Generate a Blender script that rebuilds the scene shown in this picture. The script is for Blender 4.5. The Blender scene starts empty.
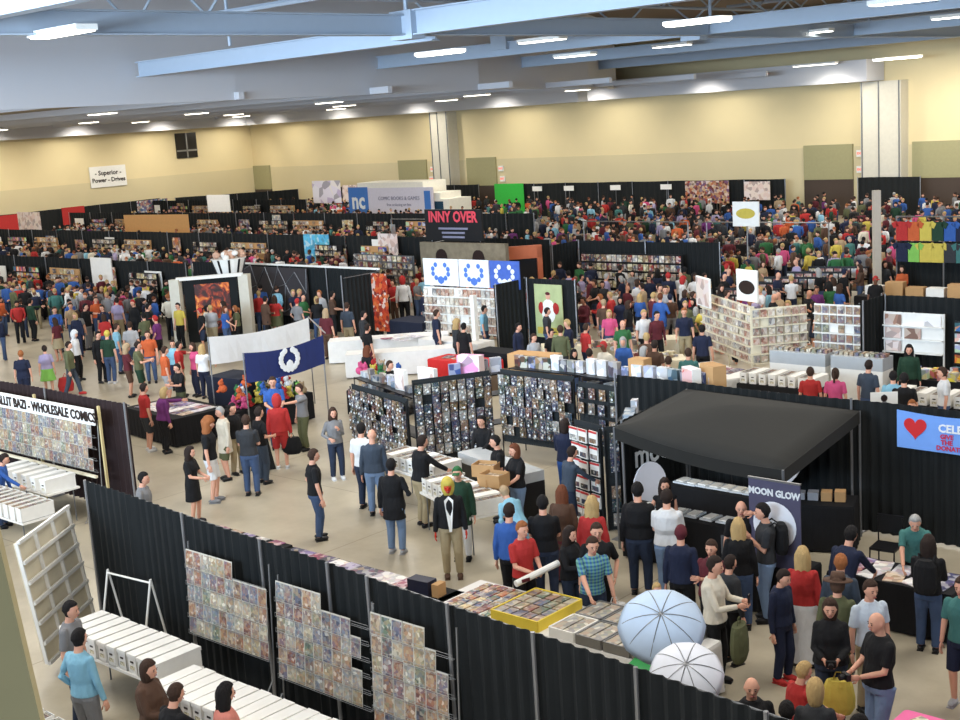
import bpy, math, random
import numpy as np
from mathutils import Vector, Matrix
R=random.Random(7); PI=math.pi
sc=bpy.context.scene; col=sc.collection
# ---------------------------------------------------------------- camera (hall axes: x along the far wall, y towards it)
F,PITCH,ROLL,CH,TH=1300.0,0.18599,0.06603,7.822,0.74368
def _ax():
    fw=Vector((0,math.cos(PITCH),-math.sin(PITCH)));rt=Vector((1,0,0));dn=Vector((0,-math.sin(PITCH),-math.cos(PITCH)))
    c,s=math.cos(ROLL),math.sin(ROLL);M=Matrix.Rotation(TH,3,'Z')
    return M@(c*rt+s*dn),M@(-s*rt+c*dn),M@fw
CR,CD,CF=_ax()
def A(px,py,z=0.0):
    v=(px-480)*CR+(py-360)*CD+F*CF;t=(z-CH)/v.z
    return Vector((v.x*t,v.y*t,z))
def AV(px,py,v0):
    v=(px-480)*CR+(py-360)*CD+F*CF;t=v0/v.y
    return Vector((v.x*t,v0,CH+v.z*t))
cam=bpy.data.cameras.new('camera');co=bpy.data.objects.new('camera',cam);col.objects.link(co)
cam.sensor_width=36;cam.lens=F/960*36;cam.clip_end=500;cam.clip_start=.05
co.matrix_world=Matrix(((CR.x,-CD.x,-CF.x,0),(CR.y,-CD.y,-CF.y,0),(CR.z,-CD.z,-CF.z,CH),(0,0,0,1)))
sc.camera=co
# ---------------------------------------------------------------- materials
MC={};OBST=[]
def obst(x,y,w,d,rz=0): OBST.append((x,y,w,d,math.cos(rz),math.sin(rz)))
def srgb(c):
    return tuple(((x/255)/12.92 if x/255<=.04045 else ((x/255+.055)/1.055)**2.4) for x in c)
def mat(name,c,rough=.7,metal=0,em=0,noise=.08,nscale=6,spec=.3,trans=0):
    if name in MC: return MC[name]
    m=bpy.data.materials.new(name);MC[name]=m;m.use_nodes=True;nt=m.node_tree;b=nt.nodes['Principled BSDF']
    l=srgb(c)
    b.inputs['Roughness'].default_value=rough;b.inputs['Metallic'].default_value=metal;b.inputs['Specular IOR Level'].default_value=spec
    n=nt.nodes.new('ShaderNodeTexNoise');n.inputs['Scale'].default_value=nscale;n.inputs['Detail'].default_value=3
    tc=nt.nodes.new('ShaderNodeTexCoord');nt.links.new(tc.outputs['Object'],n.inputs['Vector'])
    mx=nt.nodes.new('ShaderNodeMix');mx.data_type='RGBA'
    mx.inputs[6].default_value=(*[x*(1-noise) for x in l],1);mx.inputs[7].default_value=(*[min(1,x*(1+noise)) for x in l],1)
    nt.links.new(n.outputs['Fac'],mx.inputs[0]);nt.links.new(mx.outputs[2],b.inputs['Base Color'])
    if name.startswith('cloth_') or name.startswith('hair_'):
        hr=name.startswith('hair_');n2=nt.nodes.new('ShaderNodeTexNoise');n2.inputs['Scale'].default_value=40 if hr else 14;n2.inputs['Detail'].default_value=2;mp=nt.nodes.new('ShaderNodeMapping');mp.inputs['Scale'].default_value=(1,1,.25 if hr else .55)
        nt.links.new(tc.outputs['Object'],mp.inputs[0]);nt.links.new(mp.outputs[0],n2.inputs['Vector']);nt.links.new(mp.outputs[0],n.inputs['Vector']);bp=nt.nodes.new('ShaderNodeBump');bp.inputs['Strength'].default_value=.7;bp.inputs['Distance'].default_value=.03
        nt.links.new(n2.outputs['Fac'],bp.inputs['Height']);nt.links.new(bp.outputs[0],b.inputs['Normal'])
    if em:
        nt.links.new(mx.outputs[2],b.inputs['Emission Color']);b.inputs['Emission Strength'].default_value=em
    if trans: b.inputs['Transmission Weight'].default_value=trans
    return m
def nodemat(name,rough=.5):
    m=bpy.data.materials.new(name);MC[name]=m;m.use_nodes=True;nt=m.node_tree;b=nt.nodes['Principled BSDF'];b.inputs['Roughness'].default_value=rough
    return m,nt,b
def ramp(nt,cols,interp='CONSTANT'):
    r=nt.nodes.new('ShaderNodeValToRGB');e=r.color_ramp;e.interpolation=interp
    while len(e.elements)<len(cols): e.elements.new(0.5)
    for i,c in enumerate(cols):
        e.elements[i].position=i/len(cols);e.elements[i].color=(*srgb(c),1)
    return r
PRINT=[(196,160,120),(150,60,50),(60,80,130),(210,190,140),(70,110,80),(190,120,70),(110,90,120),(200,200,190),(60,60,70),(170,150,110),(120,140,160),(150,90,60),(220,210,180)]
def art(name,src,cols=PRINT,scale=9,rough=.4,mixw=.55):
    """printed artwork: every copy (src=object) or every loose piece (src=island) has colours of its own"""
    if name in MC: return MC[name]
    m,nt,b=nodemat(name,rough)
    if src=='object':
        o=nt.nodes.new('ShaderNodeObjectInfo');rnd=o.outputs['Random']
    else:
        o=nt.nodes.new('ShaderNodeNewGeometry');rnd=o.outputs['Random Per Island']
    r1=ramp(nt,cols);nt.links.new(rnd,r1.inputs[0])
    tc=nt.nodes.new('ShaderNodeTexCoord');v=nt.nodes.new('ShaderNodeTexVoronoi');v.voronoi_dimensions='4D';v.inputs['Scale'].default_value=scale
    nt.links.new(tc.outputs['Object'],v.inputs['Vector'])
    mu=nt.nodes.new('ShaderNodeMath');mu.operation='MULTIPLY';mu.inputs[1].default_value=97.0;nt.links.new(rnd,mu.inputs[0]);nt.links.new(mu.outputs[0],v.inputs['W'])
    sp=nt.nodes.new('ShaderNodeSeparateColor');nt.links.new(v.outputs['Color'],sp.inputs[0])
    r2=ramp(nt,cols[::-1]+[(235,230,215),(30,30,40)]);nt.links.new(sp.outputs[0],r2.inputs[0])
    mx=nt.nodes.new('ShaderNodeMix');mx.data_type='RGBA';mx.inputs[0].default_value=mixw
    nt.links.new(r1.outputs[0],mx.inputs[6]);nt.links.new(r2.outputs[0],mx.inputs[7]);nt.links.new(mx.outputs[2],b.inputs['Base Color'])
    return m
SKIN=mat('skin',(214,160,135),.55);SKIN2=mat('skin_tan',(188,132,105),.55);SKIN3=mat('skin_dark',(112,76,58),.55)
DARK=mat('eye_dark',(40,28,26),.4);LIP=mat('lip',(165,95,90),.5)
BLK=mat('black_drape',(25,28,29),.9,noise=.25,nscale=3);METAL=mat('brushed_metal',(150,150,150),.35,.8);WHITE=mat('white_card',(232,230,224),.6)
CREAM=mat('cream_board',(222,212,186),.6);BLACKP=mat('black_plastic',(25,25,27),.4);WOOD=mat('pale_wood',(200,180,130),.6);CARD=mat('cardboard',(186,146,100),.8)
SKIRT=mat('black_table_cloth',(20,20,23),.85,noise=.2);WCLOTH=mat('white_table_cloth',(226,224,220),.8);GREYM=mat('grey_steel',(120,122,125),.4,.6)
PM=[(170,140,112),(138,86,74),(96,104,128),(178,162,126),(104,122,100),(164,120,88),(120,108,120),(176,172,160),(86,84,90),(152,136,108),(128,138,146),(134,98,76),(190,180,156)]
COVER=art('comic_cover','object',PM,scale=24,mixw=.5);COVERS=art('comic_covers','island',PM,scale=13,mixw=.5)
TOYC=[(60,60,70),(110,60,50),(40,70,80),(140,130,120),(60,80,60),(90,90,110),(30,32,40),(150,120,90),(50,60,90),(180,180,175),(110,90,50)]
TOY=art('toy_card_print','object',TOYC,scale=30);TOYS=art('toy_card_prints','island',TOYC,scale=16)
BRIGHT=art('bright_goods','island',[(200,60,50),(230,210,60),(60,90,180),(240,240,235),(120,190,90),(230,120,40),(60,60,70),(150,140,130),(40,120,130),(190,90,130)],scale=5)
MERCH=art('small_goods','island',[(200,190,180),(150,60,50),(60,60,70),(120,110,100),(230,225,215),(70,90,130),(180,150,110),(90,80,75),(210,200,150)],scale=10)
CLEARP=mat('clear_plastic',(215,222,228),.15,spec=.6)
# ---------------------------------------------------------------- mesh builder
class MB:
    def __init__(s): s.v=[];s.f=[];s.m=[];s.mats=[]
    def mi(s,m):
        if m not in s.mats: s.mats.append(m)
        return s.mats.index(m)
    def add(s,vs,fs,m):
        k=len(s.v);s.v+=[tuple(p) for p in vs];i=s.mi(m)
        for f in fs: s.f.append(tuple(k+a for a in f));s.m.append(i)
        return s
    def box(s,c,d,m,rz=0,M=None,b=0):
        x,y,z=d[0]/2,d[1]/2,d[2]/2
        vs=[Vector((a,bb,cc)) for a in(-x,x) for bb in(-y,y) for cc in(-z,z)]
        if M is None: M=Matrix.Rotation(rz,3,'Z') if rz else None
        if M is not None: vs=[M@v for v in vs]
        c=Vector(c);vs=[v+c for v in vs]
        return s.add(vs,[(0,1,3,2),(4,6,7,5),(0,4,5,1),(2,3,7,6),(0,2,6,4),(1,5,7,3)],m)
    def tube(s,pts,r,m,n=8,cap=True):
        P=[Vector(p) for p in pts];rs=r if isinstance(r,(list,tuple)) else [r]*len(P);vs=[];fs=[]
        for i,p in enumerate(P):
            t=(P[min(i+1,len(P)-1)]-P[max(i-1,0)]).normalized()
            u=t.cross(Vector((0,0,1)) if abs(t.z)<.9 else Vector((1,0,0))).normalized();w=t.cross(u)
            for k in range(n):
                a=2*PI*k/n;vs.append(p+rs[i]*(math.cos(a)*u+math.sin(a)*w))
        for i in range(len(P)-1):
            for k in range(n):
                k2=(k+1)%n;fs.append((i*n+k,i*n+k2,(i+1)*n+k2,(i+1)*n+k))
        if cap: fs.append(tuple(range(n-1,-1,-1)));fs.append(tuple((len(P)-1)*n+k for k in range(n)))
        return s.add(vs,fs,m)
    def rings(s,rs,m,cap=True):
        n=len(rs[0]);vs=[p for r in rs for p in r];fs=[]
        for i in range(len(rs)-1):
            for k in range(n):
                k2=(k+1)%n;fs.append((i*n+k,i*n+k2,(i+1)*n+k2,(i+1)*n+k))
        if cap: fs.append(tuple(range(n-1,-1,-1)));fs.append(tuple((len(rs)-1)*n+k for k in range(n)))
        return s.add(vs,fs,m)
    def ell(s,c,r,m,n=10,k=7,M=None,fn=None):
        rs=[]
        for i in range(k):
            a=-PI/2+PI*(i+.5)/k if i not in(0,k-1) else (-PI/2+.12 if i==0 else PI/2-.12)
            ring=[]
            for j in range(n):
                t=2*PI*j/n;p=Vector((r[0]*math.cos(a)*math.cos(t),r[1]*math.cos(a)*math.sin(t),r[2]*math.sin(a)))
                if fn: p=fn(p)
                if M is not None: p=M@p
                ring.append(p+Vector(c))
            rs.append(ring)
        return s.rings(rs,m)
    def mesh(s,name,smooth=False):
        me=bpy.data.meshes.new(name);me.from_pydata(s.v,[],s.f)
        for m in s.mats: me.materials.append(m)
        me.polygons.foreach_set('material_index',s.m)
        if smooth: me.polygons.foreach_set('use_smooth',[True]*len(s.f))
        me.update();return me
    def obj(s,name,parent=None,smooth=False,**k):
        return link(name,s.mesh(name,smooth),parent,**k)
def link(name,me,parent=None,loc=None,rz=0,**k):
    o=bpy.data.objects.new(name,me);col.objects.link(o)
    if parent: o.parent=parent
    if loc is not None: o.location=loc
    if rz: o.rotation_euler=(0,0,rz)
    for a,b in k.items(): o[a]=b
    return o
def thing(name,label,cat,loc=(0,0,0),rz=0,group=None,me=None):
    o=link(name,me,None,loc,rz);o['label']=label;o['category']=cat
    if group:o['group']=group
    return o
def dup(o,loc,rz=None,label=None,group=None,mats=None,scale=None,name=None):
    c=o.copy();col.objects.link(c);c.location=loc
    if rz is not None:c.rotation_euler=(0,0,rz)
    if scale: c.scale=(scale,)*3
    if label:c['label']=label
    if group:c['group']=group
    for ch in o.children:
        d=ch.copy();col.objects.link(d);d.parent=c
        for g in ch.children:
            e=g.copy();col.objects.link(e);e.parent=d
    return c
def struct(o): o['kind']='structure';return o
def text(parent,name,s,size,m,M,ext=.004,sx=1,bold=0):
    cu=bpy.data.curves.new(name,'FONT');cu.body=s;cu.size=size;cu.align_x='CENTER';cu.align_y='CENTER';cu.extrude=ext;cu.offset=bold;cu.resolution_u=2
    t=bpy.data.objects.new(name,cu);col.objects.link(t);bpy.context.view_layer.update()
    me=bpy.data.meshes.new_from_object(t.evaluated_get(bpy.context.evaluated_depsgraph_get()));bpy.data.objects.remove(t)
    me.materials.clear();me.materials.append(m)
    o=link(name,me,parent);o.matrix_basis=M@Matrix.Diagonal((sx,1,1,1));return o
def frame(c,ang,tilt=0):
    """text/poster frame: upright plane at c whose normal points along heading ang, tilted back"""
    return Matrix.Translation(c)@Matrix.Rotation(ang+PI/2,4,'Z')@Matrix.Rotation(PI/2-tilt,4,'X')
ORD=['first','second','third','fourth','fifth','sixth','seventh','eighth','ninth','tenth','eleventh','twelfth','thirteenth','fourteenth','fifteenth','sixteenth','seventeenth','eighteenth','nineteenth','twentieth','twenty-first','twenty-second','twenty-third','twenty-fourth','twenty-fifth','twenty-sixth']
# ---------------------------------------------------------------- people
def ik(a,b,l1,l2,hint):
    a=Vector(a);b=Vector(b);d=b-a;L=d.length;mx=(l1+l2)*.995
    if L>mx: b=a+d*(mx/L);d=b-a;L=mx
    x=(l1*l1-l2*l2+L*L)/(2*L);h=math.sqrt(max(l1*l1-x*x,1e-6));n=d/L
    u=Vector(hint);u=(u-n*u.dot(n)).normalized()
    return a+n*x+u*h,b
def remesh(mb,vox,name,smooth=3):
    me=mb.mesh(name,True);o=bpy.data.objects.new('t',me);col.objects.link(o)
    r=o.modifiers.new('r','REMESH');r.mode='VOXEL';r.voxel_size=vox;r.use_smooth_shade=True
    s=o.modifiers.new('s','SMOOTH');s.factor=.5;s.iterations=smooth
    bpy.context.view_layer.update();dg=bpy.context.evaluated_depsgraph_get()
    me2=bpy.data.meshes.new_from_object(o.evaluated_get(dg));bpy.data.objects.remove(o);bpy.data.meshes.remove(me)
    me2.materials.clear();me2.materials.append(mb.mats[0]);me2.name=name
    me2.polygons.foreach_set('material_index',[0]*len(me2.polygons));me2.polygons.foreach_set('use_smooth',[True]*len(me2.polygons))
    return me2
ARMS={'down':((.02,.15,.45),(.02,-.15,.45)),'front':((.19,.05,.60),(.19,-.05,.60)),'chest':((.13,.03,.72),(.12,-.10,.60)),'cross':((.12,-.07,.68),(.14,.07,.66)),
'reach':((.05,.15,.47),(.30,-.10,.55)),'reach2':((.30,.10,.53),(.30,-.10,.53)),'hip':((.05,.13,.52),(.04,-.16,.47)),'swing':((.10,.15,.47),(-.08,-.15,.46)),
'hold':((.21,.06,.66),(.21,-.06,.66)),'point':((.36,.05,.76),(.03,-.15,.46)),'up':((.16,.10,.92),(.04,-.16,.46)),'bag':((.03,.16,.44),(.12,-.12,.62)),'carry':((.22,.12,.58),(.22,-.12,.58)),'lap':((.20,.06,.56),(.20,-.06,.56))}
def skel(pose='stand',arms='down',lean=0,fem=0,fat=1):
    J={};hz=.52;sit=pose=='sit'
    off=-.25 if sit else (-.2 if pose=='crouch' else 0)
    def T(p):
        p=Vector(p);q=p-Vector((0,0,.52))
        if q.z>0 or True: q=Matrix.Rotation(lean,3,'Y')@q
        return q+Vector((0,0,.52+off))
    sw=.103-.011*fem
    J['T']=T;J['off']=off
    for s,n in((1,'L'),(-1,'R')):
        hip=Vector((0,s*.052,.50+off))
        if pose=='walk': ft=Vector((.13*s,s*.05,.045));
        elif pose=='sit': ft=Vector((.27,s*.07,.045))
        elif pose=='wide': ft=Vector((0,s*.11,.045))
        elif pose=='crouch': ft=Vector((.08 if s>0 else -.12,s*.06,.045))
        else: ft=Vector((.01*s,s*.062,.045))
        kn,ft=ik(hip,ft,.234,.226,(1,s*.1,0));J['hip'+n]=hip;J['kn'+n]=kn;J['ft'+n]=ft
        sh=T((0,s*sw,.792));h=ARMS[arms][0 if s>0 else 1];h=Vector(h)+Vector((0,0,off))
        if lean: h=h+Vector((math.sin(lean)*.22,0,-(1-math.cos(lean))*.2-.02)) if arms not in('reach','reach2') else h+Vector((.06,0,-.02))
        el,h=ik(sh,h,.172,.155,(-.7,s*.5,-.4));J['sh'+n]=sh;J['el'+n]=el;J['wr'+n]=h
    return J
TORSO=[(.465,.092,.068,.0),(.51,.099,.075,0),(.56,.092,.068,0),(.61,.084,.062,.0),(.66,.088,.066,.003),(.72,.098,.073,.004),(.77,.100,.070,0),(.795,.086,.058,-.003),(.815,.060,.046,-.005),(.835,.040,.040,-.005)]
def torso_rings(J,z0,z1,g,fem,fat,n=14,flare=0):
    out=[]
    for z,a,b,dx in [t for t in TORSO if z0-.02<=t[0]<=z1+.02]:
        if fem and z<.57: a*=1.07
        if fem and z>.7: a*=.9
        if fem and .68<z<.75: b*=1.15
        k=fat if z<.72 else (1+(fat-1)*.5)
        z=min(max(z,z0),z1);a=a*k+g;b=b*k+g
        if z<.57: a+=flare;b+=flare
        out.append([J['T']((b*math.cos(2*PI*i/n)+dx+(.012*(k-1)*10 if z<.66 else 0),a*math.sin(2*PI*i/n),z)) for i in range(n)])
    return out
def limb(mb,P,rs,m,n=9,sub=3):
    pts=[];rr=[]
    for i in range(len(P)-1):
        for k in range(sub):
            t=k/sub;pts.append(Vector(P[i]).lerp(Vector(P[i+1]),t));rr.append(rs[i]*(1-t)+rs[i+1]*t)
    pts.append(Vector(P[-1]));rr.append(rs[-1]);mb.tube(pts,rr,m,n)
def hand(mb,J,n,m,curl):
    w=J['wr'+n];d=(w-J['el'+n]).normalized();s=1 if n=='L' else -1
    side=Vector((d.z,0,-d.x)) if abs(d.x)+abs(d.z)>.1 else Vector((1,0,0))
    side=(side-d*side.dot(d)).normalized();nrm=d.cross(side).normalized()  # thumb side, palm normal
    M=Matrix((side,nrm,d)).transposed()
    if abs(d.z)>.8: pass
    c=w+d*.026;mb.ell(c,(.024,.011,.032),m,8,5,M=M)
    if nrm.y*s>0: nrm=-nrm
    for i,L in enumerate((.040,.045,.042,.034)):
        b=c+side*(.017-.0115*i)+d*.022;k=curl
        p1=b+d*L*.45+nrm*L*.15*k;p2=p1+d*L*.3*(1-.4*k)+nrm*L*.3*k;p3=p2+d*L*.25*(1-.8*k)+nrm*L*.3*k
        mb.tube([b-d*.008,p1,p2,p3],[.0058,.0055,.0050,.0040],m,5)
    b=c+side*.018-d*.008
    mb.tube([b,b+side*.020+d*.016+nrm*.004,b+side*.024+d*.034+nrm*.012],[.0075,.0065,.005],m,5)
def person_meshes(h,shirt,sleeve,legs,legc,hair,hairc,pose='stand',arms='down',lean=0,fem=0,fat=1,skin=None,lod=0,shoe=None,head_tilt=.15,extra=()):
    """returns list of (child name, mesh); first is the body itself"""
    skin=skin or SKIN;J=skel(pose,arms,lean,fem,fat);T=J['T'];vox=(.0135,.026)[lod]/1.0/h*1.0;out=[]
    vb=vox*h/h
    hb=MB();HR=Matrix.Rotation(lean*.7+head_tilt,3,'Y');nk=T((.0,0,.84));hc=nk+HR@Vector((.012,0,.085))
    # body
    for r in [torso_rings(J,.46,.84,-.012,fem,fat)]: hb.rings(r,skin)
    hb.tube([T((-.006,0,.81)),nk,hc-HR@Vector((.006,0,.03))],[.040-.006*fem,.034-.005*fem,.034],skin,10)
    hb.ell(hc,(.056,.047,.068),skin,14,10,M=HR,fn=lambda p:Vector((p.x*(1-.15*max(0,-p.z/.068)),p.y*(1-.22*max(0,-p.z/.068)),p.z)))
    hb.ell(hc+HR@Vector((.026,0,-.035)),(.026,.024,.026),skin,8,6,M=HR)
    if not lod:
        hb.ell(hc+HR@Vector((.058,0,-.006)),(.013,.008,.014),skin,6,5,M=HR)
        for s in(1,-1): hb.ell(hc+HR@Vector((-.002,s*.048,-.002)),(.010,.007,.016),skin,6,5,M=HR)
    for n in'LR':
        limb(hb,[J['sh'+n],J['el'+n],J['wr'+n]],[.024,.0235,.0165],skin)
        limb(hb,[J['hip'+n],J['kn'+n],J['ft'+n]],[.052,.034,.022],skin)
        if lod: hb.ell(J['wr'+n]+(J['wr'+n]-J['el'+n]).normalized()*.035,(.02,.02,.035),skin,6,4)
        hb.ell(J['ft'+n]+Vector((.03,0,-.022)),(.06,.024,.02),skin,8,5)
    me=remesh(hb,vox,'body')
    if not lod:
        bm_=MB();
        for n in 'LR': hand(bm_,J,n,skin,.5 if arms in('down','swing','hip') else .8)
        for s in(1,-1): bm_.ell(hc+HR@Vector((.0515,s*.018,.006)),(.005,.006,.0035),DARK,6,4,M=HR)
        bm_.box(hc+HR@Vector((.056,0,-.030)),(.006,.026,.006),LIP,M=HR)
        for s in(1,-1): bm_.box(hc+HR@Vector((.0525,s*.018,.019)),(.004,.018,.003),hairc if hair!='bald' else DARK,M=HR)
        me=join([me,bm_.mesh('x',True)],'body')
    out.append(('body',me))
    # trousers / skirt
    lm=MB();ex=.0
    if legs in('long','shorts','boots'):
        lm.rings(torso_rings(J,.465,.575,.006,fem,fat),legc)
        for n in'LR':
            k=J['kn'+n];f=J['ft'+n];hp=J['hip'+n]
            if legs=='shorts': limb(lm,[hp,hp.lerp(k,.95)],[.062*min(fat,1.2),.050],legc)
            else: limb(lm,[hp,k,f.lerp(k,.02)],[.061*min(fat,1.2),.046,.036],legc)
        out.append(('shorts' if legs=='shorts' else 'trousers',remesh(lm,vox,'trousers')))
    elif legs in('skirt','longskirt'):
        zz=(.50,.40,.30) if legs=='skirt' else (.45,.25,.06);rs=[torso_rings(J,.51,.575,.008,fem,fat)[-1],torso_rings(J,.50,.55,.012,fem,fat)[0]]
        for i,z in enumerate(zz):
            a=.112+.022*i*fat;rs.append([Vector((a*.8*math.cos(2*PI*j/14),a*math.sin(2*PI*j/14),z+J['off'])) for j in range(14)])
        lm.rings(rs,legc);out.append(('skirt',remesh(lm,vox,'skirt')))
    # shirt
    sm=MB();jk=sleeve in('jacket','coat');g=.010+(.006 if jk else 0)
    z0=.47 if sleeve=='coat' else (.44 if False else .49)
    sm.rings(torso_rings(J,z0,.835,g,fem,fat),shirt)
    if sleeve in('coat','dress'):
        rs=[torso_rings(J,.50,.6,g,fem,fat)[0]];zz=(.44,.38) if sleeve=='coat' else (.42,.30)
        for i,z in enumerate(zz):
            a=.112+.012*i;rs.append([Vector((a*.8*math.cos(2*PI*j/14),a*math.sin(2*PI*j/14),z+J['off'])) for j in range(14)])
        sm.rings(rs,shirt)
    for n in'LR':
        s,e,w=J['sh'+n],J['el'+n],J['wr'+n];sm.ell(s-Vector((0,0,.004)),(.034,.034,.034),shirt,8,6)
        if sleeve in('short','dress'): limb(sm,[s,s.lerp(e,.8)],[.035,.035],shirt)
        elif sleeve!='none': limb(sm,[s,e,w.lerp(e,.04)],[.034 if jk else .031,.031 if jk else .028,.025 if jk else .021],shirt)
    out.append(('jacket' if jk else ('dress' if sleeve=='dress' else 'shirt'),remesh(sm,vox,'shirt')))
    # shoes
    if not lod:
        shm=shoe or BLACKP
        for n in'LR':
            b=MB();f=J['ft'+n];b.ell(f+Vector((.028,0,-.020)),(.078,.031,.026),shm,10,6);b.box(f+Vector((.028,0,-.041)),(.13,.05,.008),shm)
            out.append(('shoe',b.mesh('shoe',True)))
    # hair / hat
    if hair!='bald':
        hm=MB();L={'short':0,'cap':0,'hood':.02,'bob':.045,'long':.15,'curly':.07,'pony':.02,'beanie':0,'hat':0}[hair]
        gr=1.16 if hair in('short','cap','beanie','pony') else 1.24
        if hair in('curly','hood'): gr=1.42
        def fn(p):
            x,y,z=p
            if x>.022 and z<.034: x*=.62;y*=.86
            if L and z<0 and x<.03: z=z*(1+L/.068)
            if L>.05: q=1+.10*math.sin(z*95)+.08*math.sin(y*160+z*40);x*=q;y*=q*(1+.25*min(1,max(0,-z/.1)))
            if hair in('short','cap','beanie') and z<-.02: x*=.8;y*=.8
            return Vector((x,y,z))
        hm.ell(hc+HR@Vector((-.006,0,.007)),(.056*gr,.047*gr,.066*gr),hairc,16,12,M=HR,fn=fn)
        if hair=='pony': hm.tube([hc+HR@Vector((-.062,0,.03)),hc+HR@Vector((-.095,0,-.01)),hc+HR@Vector((-.085,0,-.12))],[.012,.022,.010],hairc,7)
        if hair=='cap': hm.box(hc+HR@Vector((.085,0,.032)),(.06,.07,.006),hairc,M=HR)
        if hair=='hat':
            hm.tube([hc+HR@Vector((0,0,.030)),hc+HR@Vector((0,0,.038))],[.115,.112],hairc,16);hm.tube([hc+HR@Vector((0,0,.036)),hc+HR@Vector((0,0,.095))],[.062,.05],hairc,12)
        out.append(({'cap':'cap','beanie':'beanie','hood':'hood','hat':'hat'}.get(hair,'hair'),hm.mesh('hair',True)))
    for e in extra: out.append(e(J,hc,HR))
    S=Matrix.Scale(h,4)
    for _,m in out: m.transform(S)
    return out,J
def join(ms,name):
    v=[];f=[];mi=[];mats=[]
    for m in ms:
        k=len(v);n=len(m.vertices);a=np.empty(n*3,'f');m.vertices.foreach_get('co',a);v+=a.reshape(-1,3).tolist()
        mp=[]
        for x in m.materials:
            if x not in mats: mats.append(x)
            mp.append(mats.index(x))
        for p in m.polygons: f.append([k+i for i in p.vertices]);mi.append(mp[p.material_index])
    o=bpy.data.meshes.new(name);o.from_pydata(v,[],f)
    for x in mats:o.materials.append(x)
    o.polygons.foreach_set('material_index',mi);o.polygons.foreach_set('use_smooth',[True]*len(f))
    for m in ms: bpy.data.meshes.remove(m)
    return o
def heading(p,face):
    return math.atan2(-p[1],-p[0])+math.radians(face)
PC={'black':(22,22,25),'charcoal':(52,54,58),'grey':(128,128,130),'lightgrey':(175,176,180),'white':(226,226,226),'navy':(30,38,66),'blue':(45,92,175),'lightblue':(130,190,215),'teal':(60,120,115),'green':(45,110,60),
'darkgreen':(32,66,46),'olive':(96,100,66),'lime':(130,200,80),'yellow':(215,190,70),'orange':(214,92,42),'red':(196,42,40),'maroon':(100,32,42),'pink':(222,75,130),'coral':(226,130,112),'purple':(112,42,112),'lavender':(168,156,196),
'brown':(92,64,48),'tan':(180,150,112),'khaki':(172,154,116),'cream':(222,212,190),'jeans':(62,84,122),'darkjeans':(38,50,74),'lightjeans':(112,140,178),'blond':(196,160,100),'brownhair':(66,44,32),'blackhair':(24,20,20),'auburn':(116,60,34),
'greyhair':(170,168,164),'ginger':(168,96,48),'darkbrown':(44,30,24),'slate':(60,72,88),'plaid':(70,120,130),'bluewhite':(205,220,235),'peach':(220,170,140)}
def pc(n): return mat('cloth_'+n if 'hair' not in n and n not in('blond','ginger','auburn') else 'hair_'+n,tuple(v*.80+.14*sum(PC[n])/3 for v in PC[n]),.85,noise=.14 if 'hair' not in n and n not in('blond','ginger','auburn') else .4,nscale=9 if 'hair' not in n else 30)
SPOTS=[]
def hits(x,y,r=.40,rp_=.50):
    for a,b in SPOTS:
        if (x-a)**2+(y-b)**2<rp_*rp_: return True
    for cx,cy,w,d,c,s in OBST:
        dx,dy=x-cx,y-cy
        if abs(dx)+abs(dy)>w+d+2: continue
        u=dx*c+dy*s;v=-dx*s+dy*c
        if abs(u)<w/2+r*.75 and abs(v)<d/2+r*.75: return True
    return False
def clear(p):
    hits=lambda x,y:globals()['hits'](x,y,.18,.44)
    d=Vector((p.x,p.y,0)).normalized()
    for k in range(0,16):
        for sg in((1,-1) if k else (1,)):
            q=Vector((p.x,p.y,0))+d*(.09*k*sg)
            if not hits(q.x,q.y): return q
    return p
def person(px,py,h,face,shirt,sleeve,legs,legc,hair,hairc,label,pose='stand',arms='down',lean=0,fem=0,fat=1.0,skin=None,shoe=None,at=None,extra=(),tilt=.15,z=0,group=None):
    zt=h*((.99-(.25 if pose=='sit' else .2 if pose=='crouch' else 0))-(1-math.cos(lean))*.45)+z
    p=Vector(at) if at else A(px,py,zt)
    a=heading(p,face)
    if not at and lean: p=p-Vector((math.cos(a),math.sin(a),0))*math.sin(lean)*h*.45
    if not at: p=clear(p)
    SPOTS.append((p.x,p.y))
    ms,J=person_meshes(h,pc(shirt),sleeve,legs,pc(legc),hair,pc(hairc),pose,arms,lean,fem,fat,skin,0,shoe and pc(shoe),tilt,extra)
    o=thing('person',label,'person',(p.x,p.y,z),a,group)
    for n,m in ms: link(n,m,o)
    o['_h']=h
    def W(loc): return Matrix.Translation((p.x,p.y,z))@Matrix.Rotation(a,4,'Z')@Matrix.Translation(Vector(loc)*h)
    return o,J,W,a

def _plaid():
    m,nt,b=nodemat('cloth_plaid',.85);tc=nt.nodes.new('ShaderNodeTexCoord');mx=nt.nodes.new('ShaderNodeMix');mx.data_type='RGBA';mx.inputs[0].default_value=.5
    for k,(ax,c1,c2) in enumerate((('X',(36,84,150),(96,150,90)),('Z',(40,90,140),(120,170,180)))):
        w=nt.nodes.new('ShaderNodeTexWave');w.bands_direction=ax if ax=='Z' else 'Y';w.inputs['Scale'].default_value=6;nt.links.new(tc.outputs['Object'],w.inputs['Vector']);r=ramp(nt,[c1,c2]);nt.links.new(w.outputs['Fac'],r.inputs[0]);nt.links.new(r.outputs[0],mx.inputs[6+k])
    nt.links.new(mx.outputs[2],b.inputs['Base Color'])
_plaid()
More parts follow.
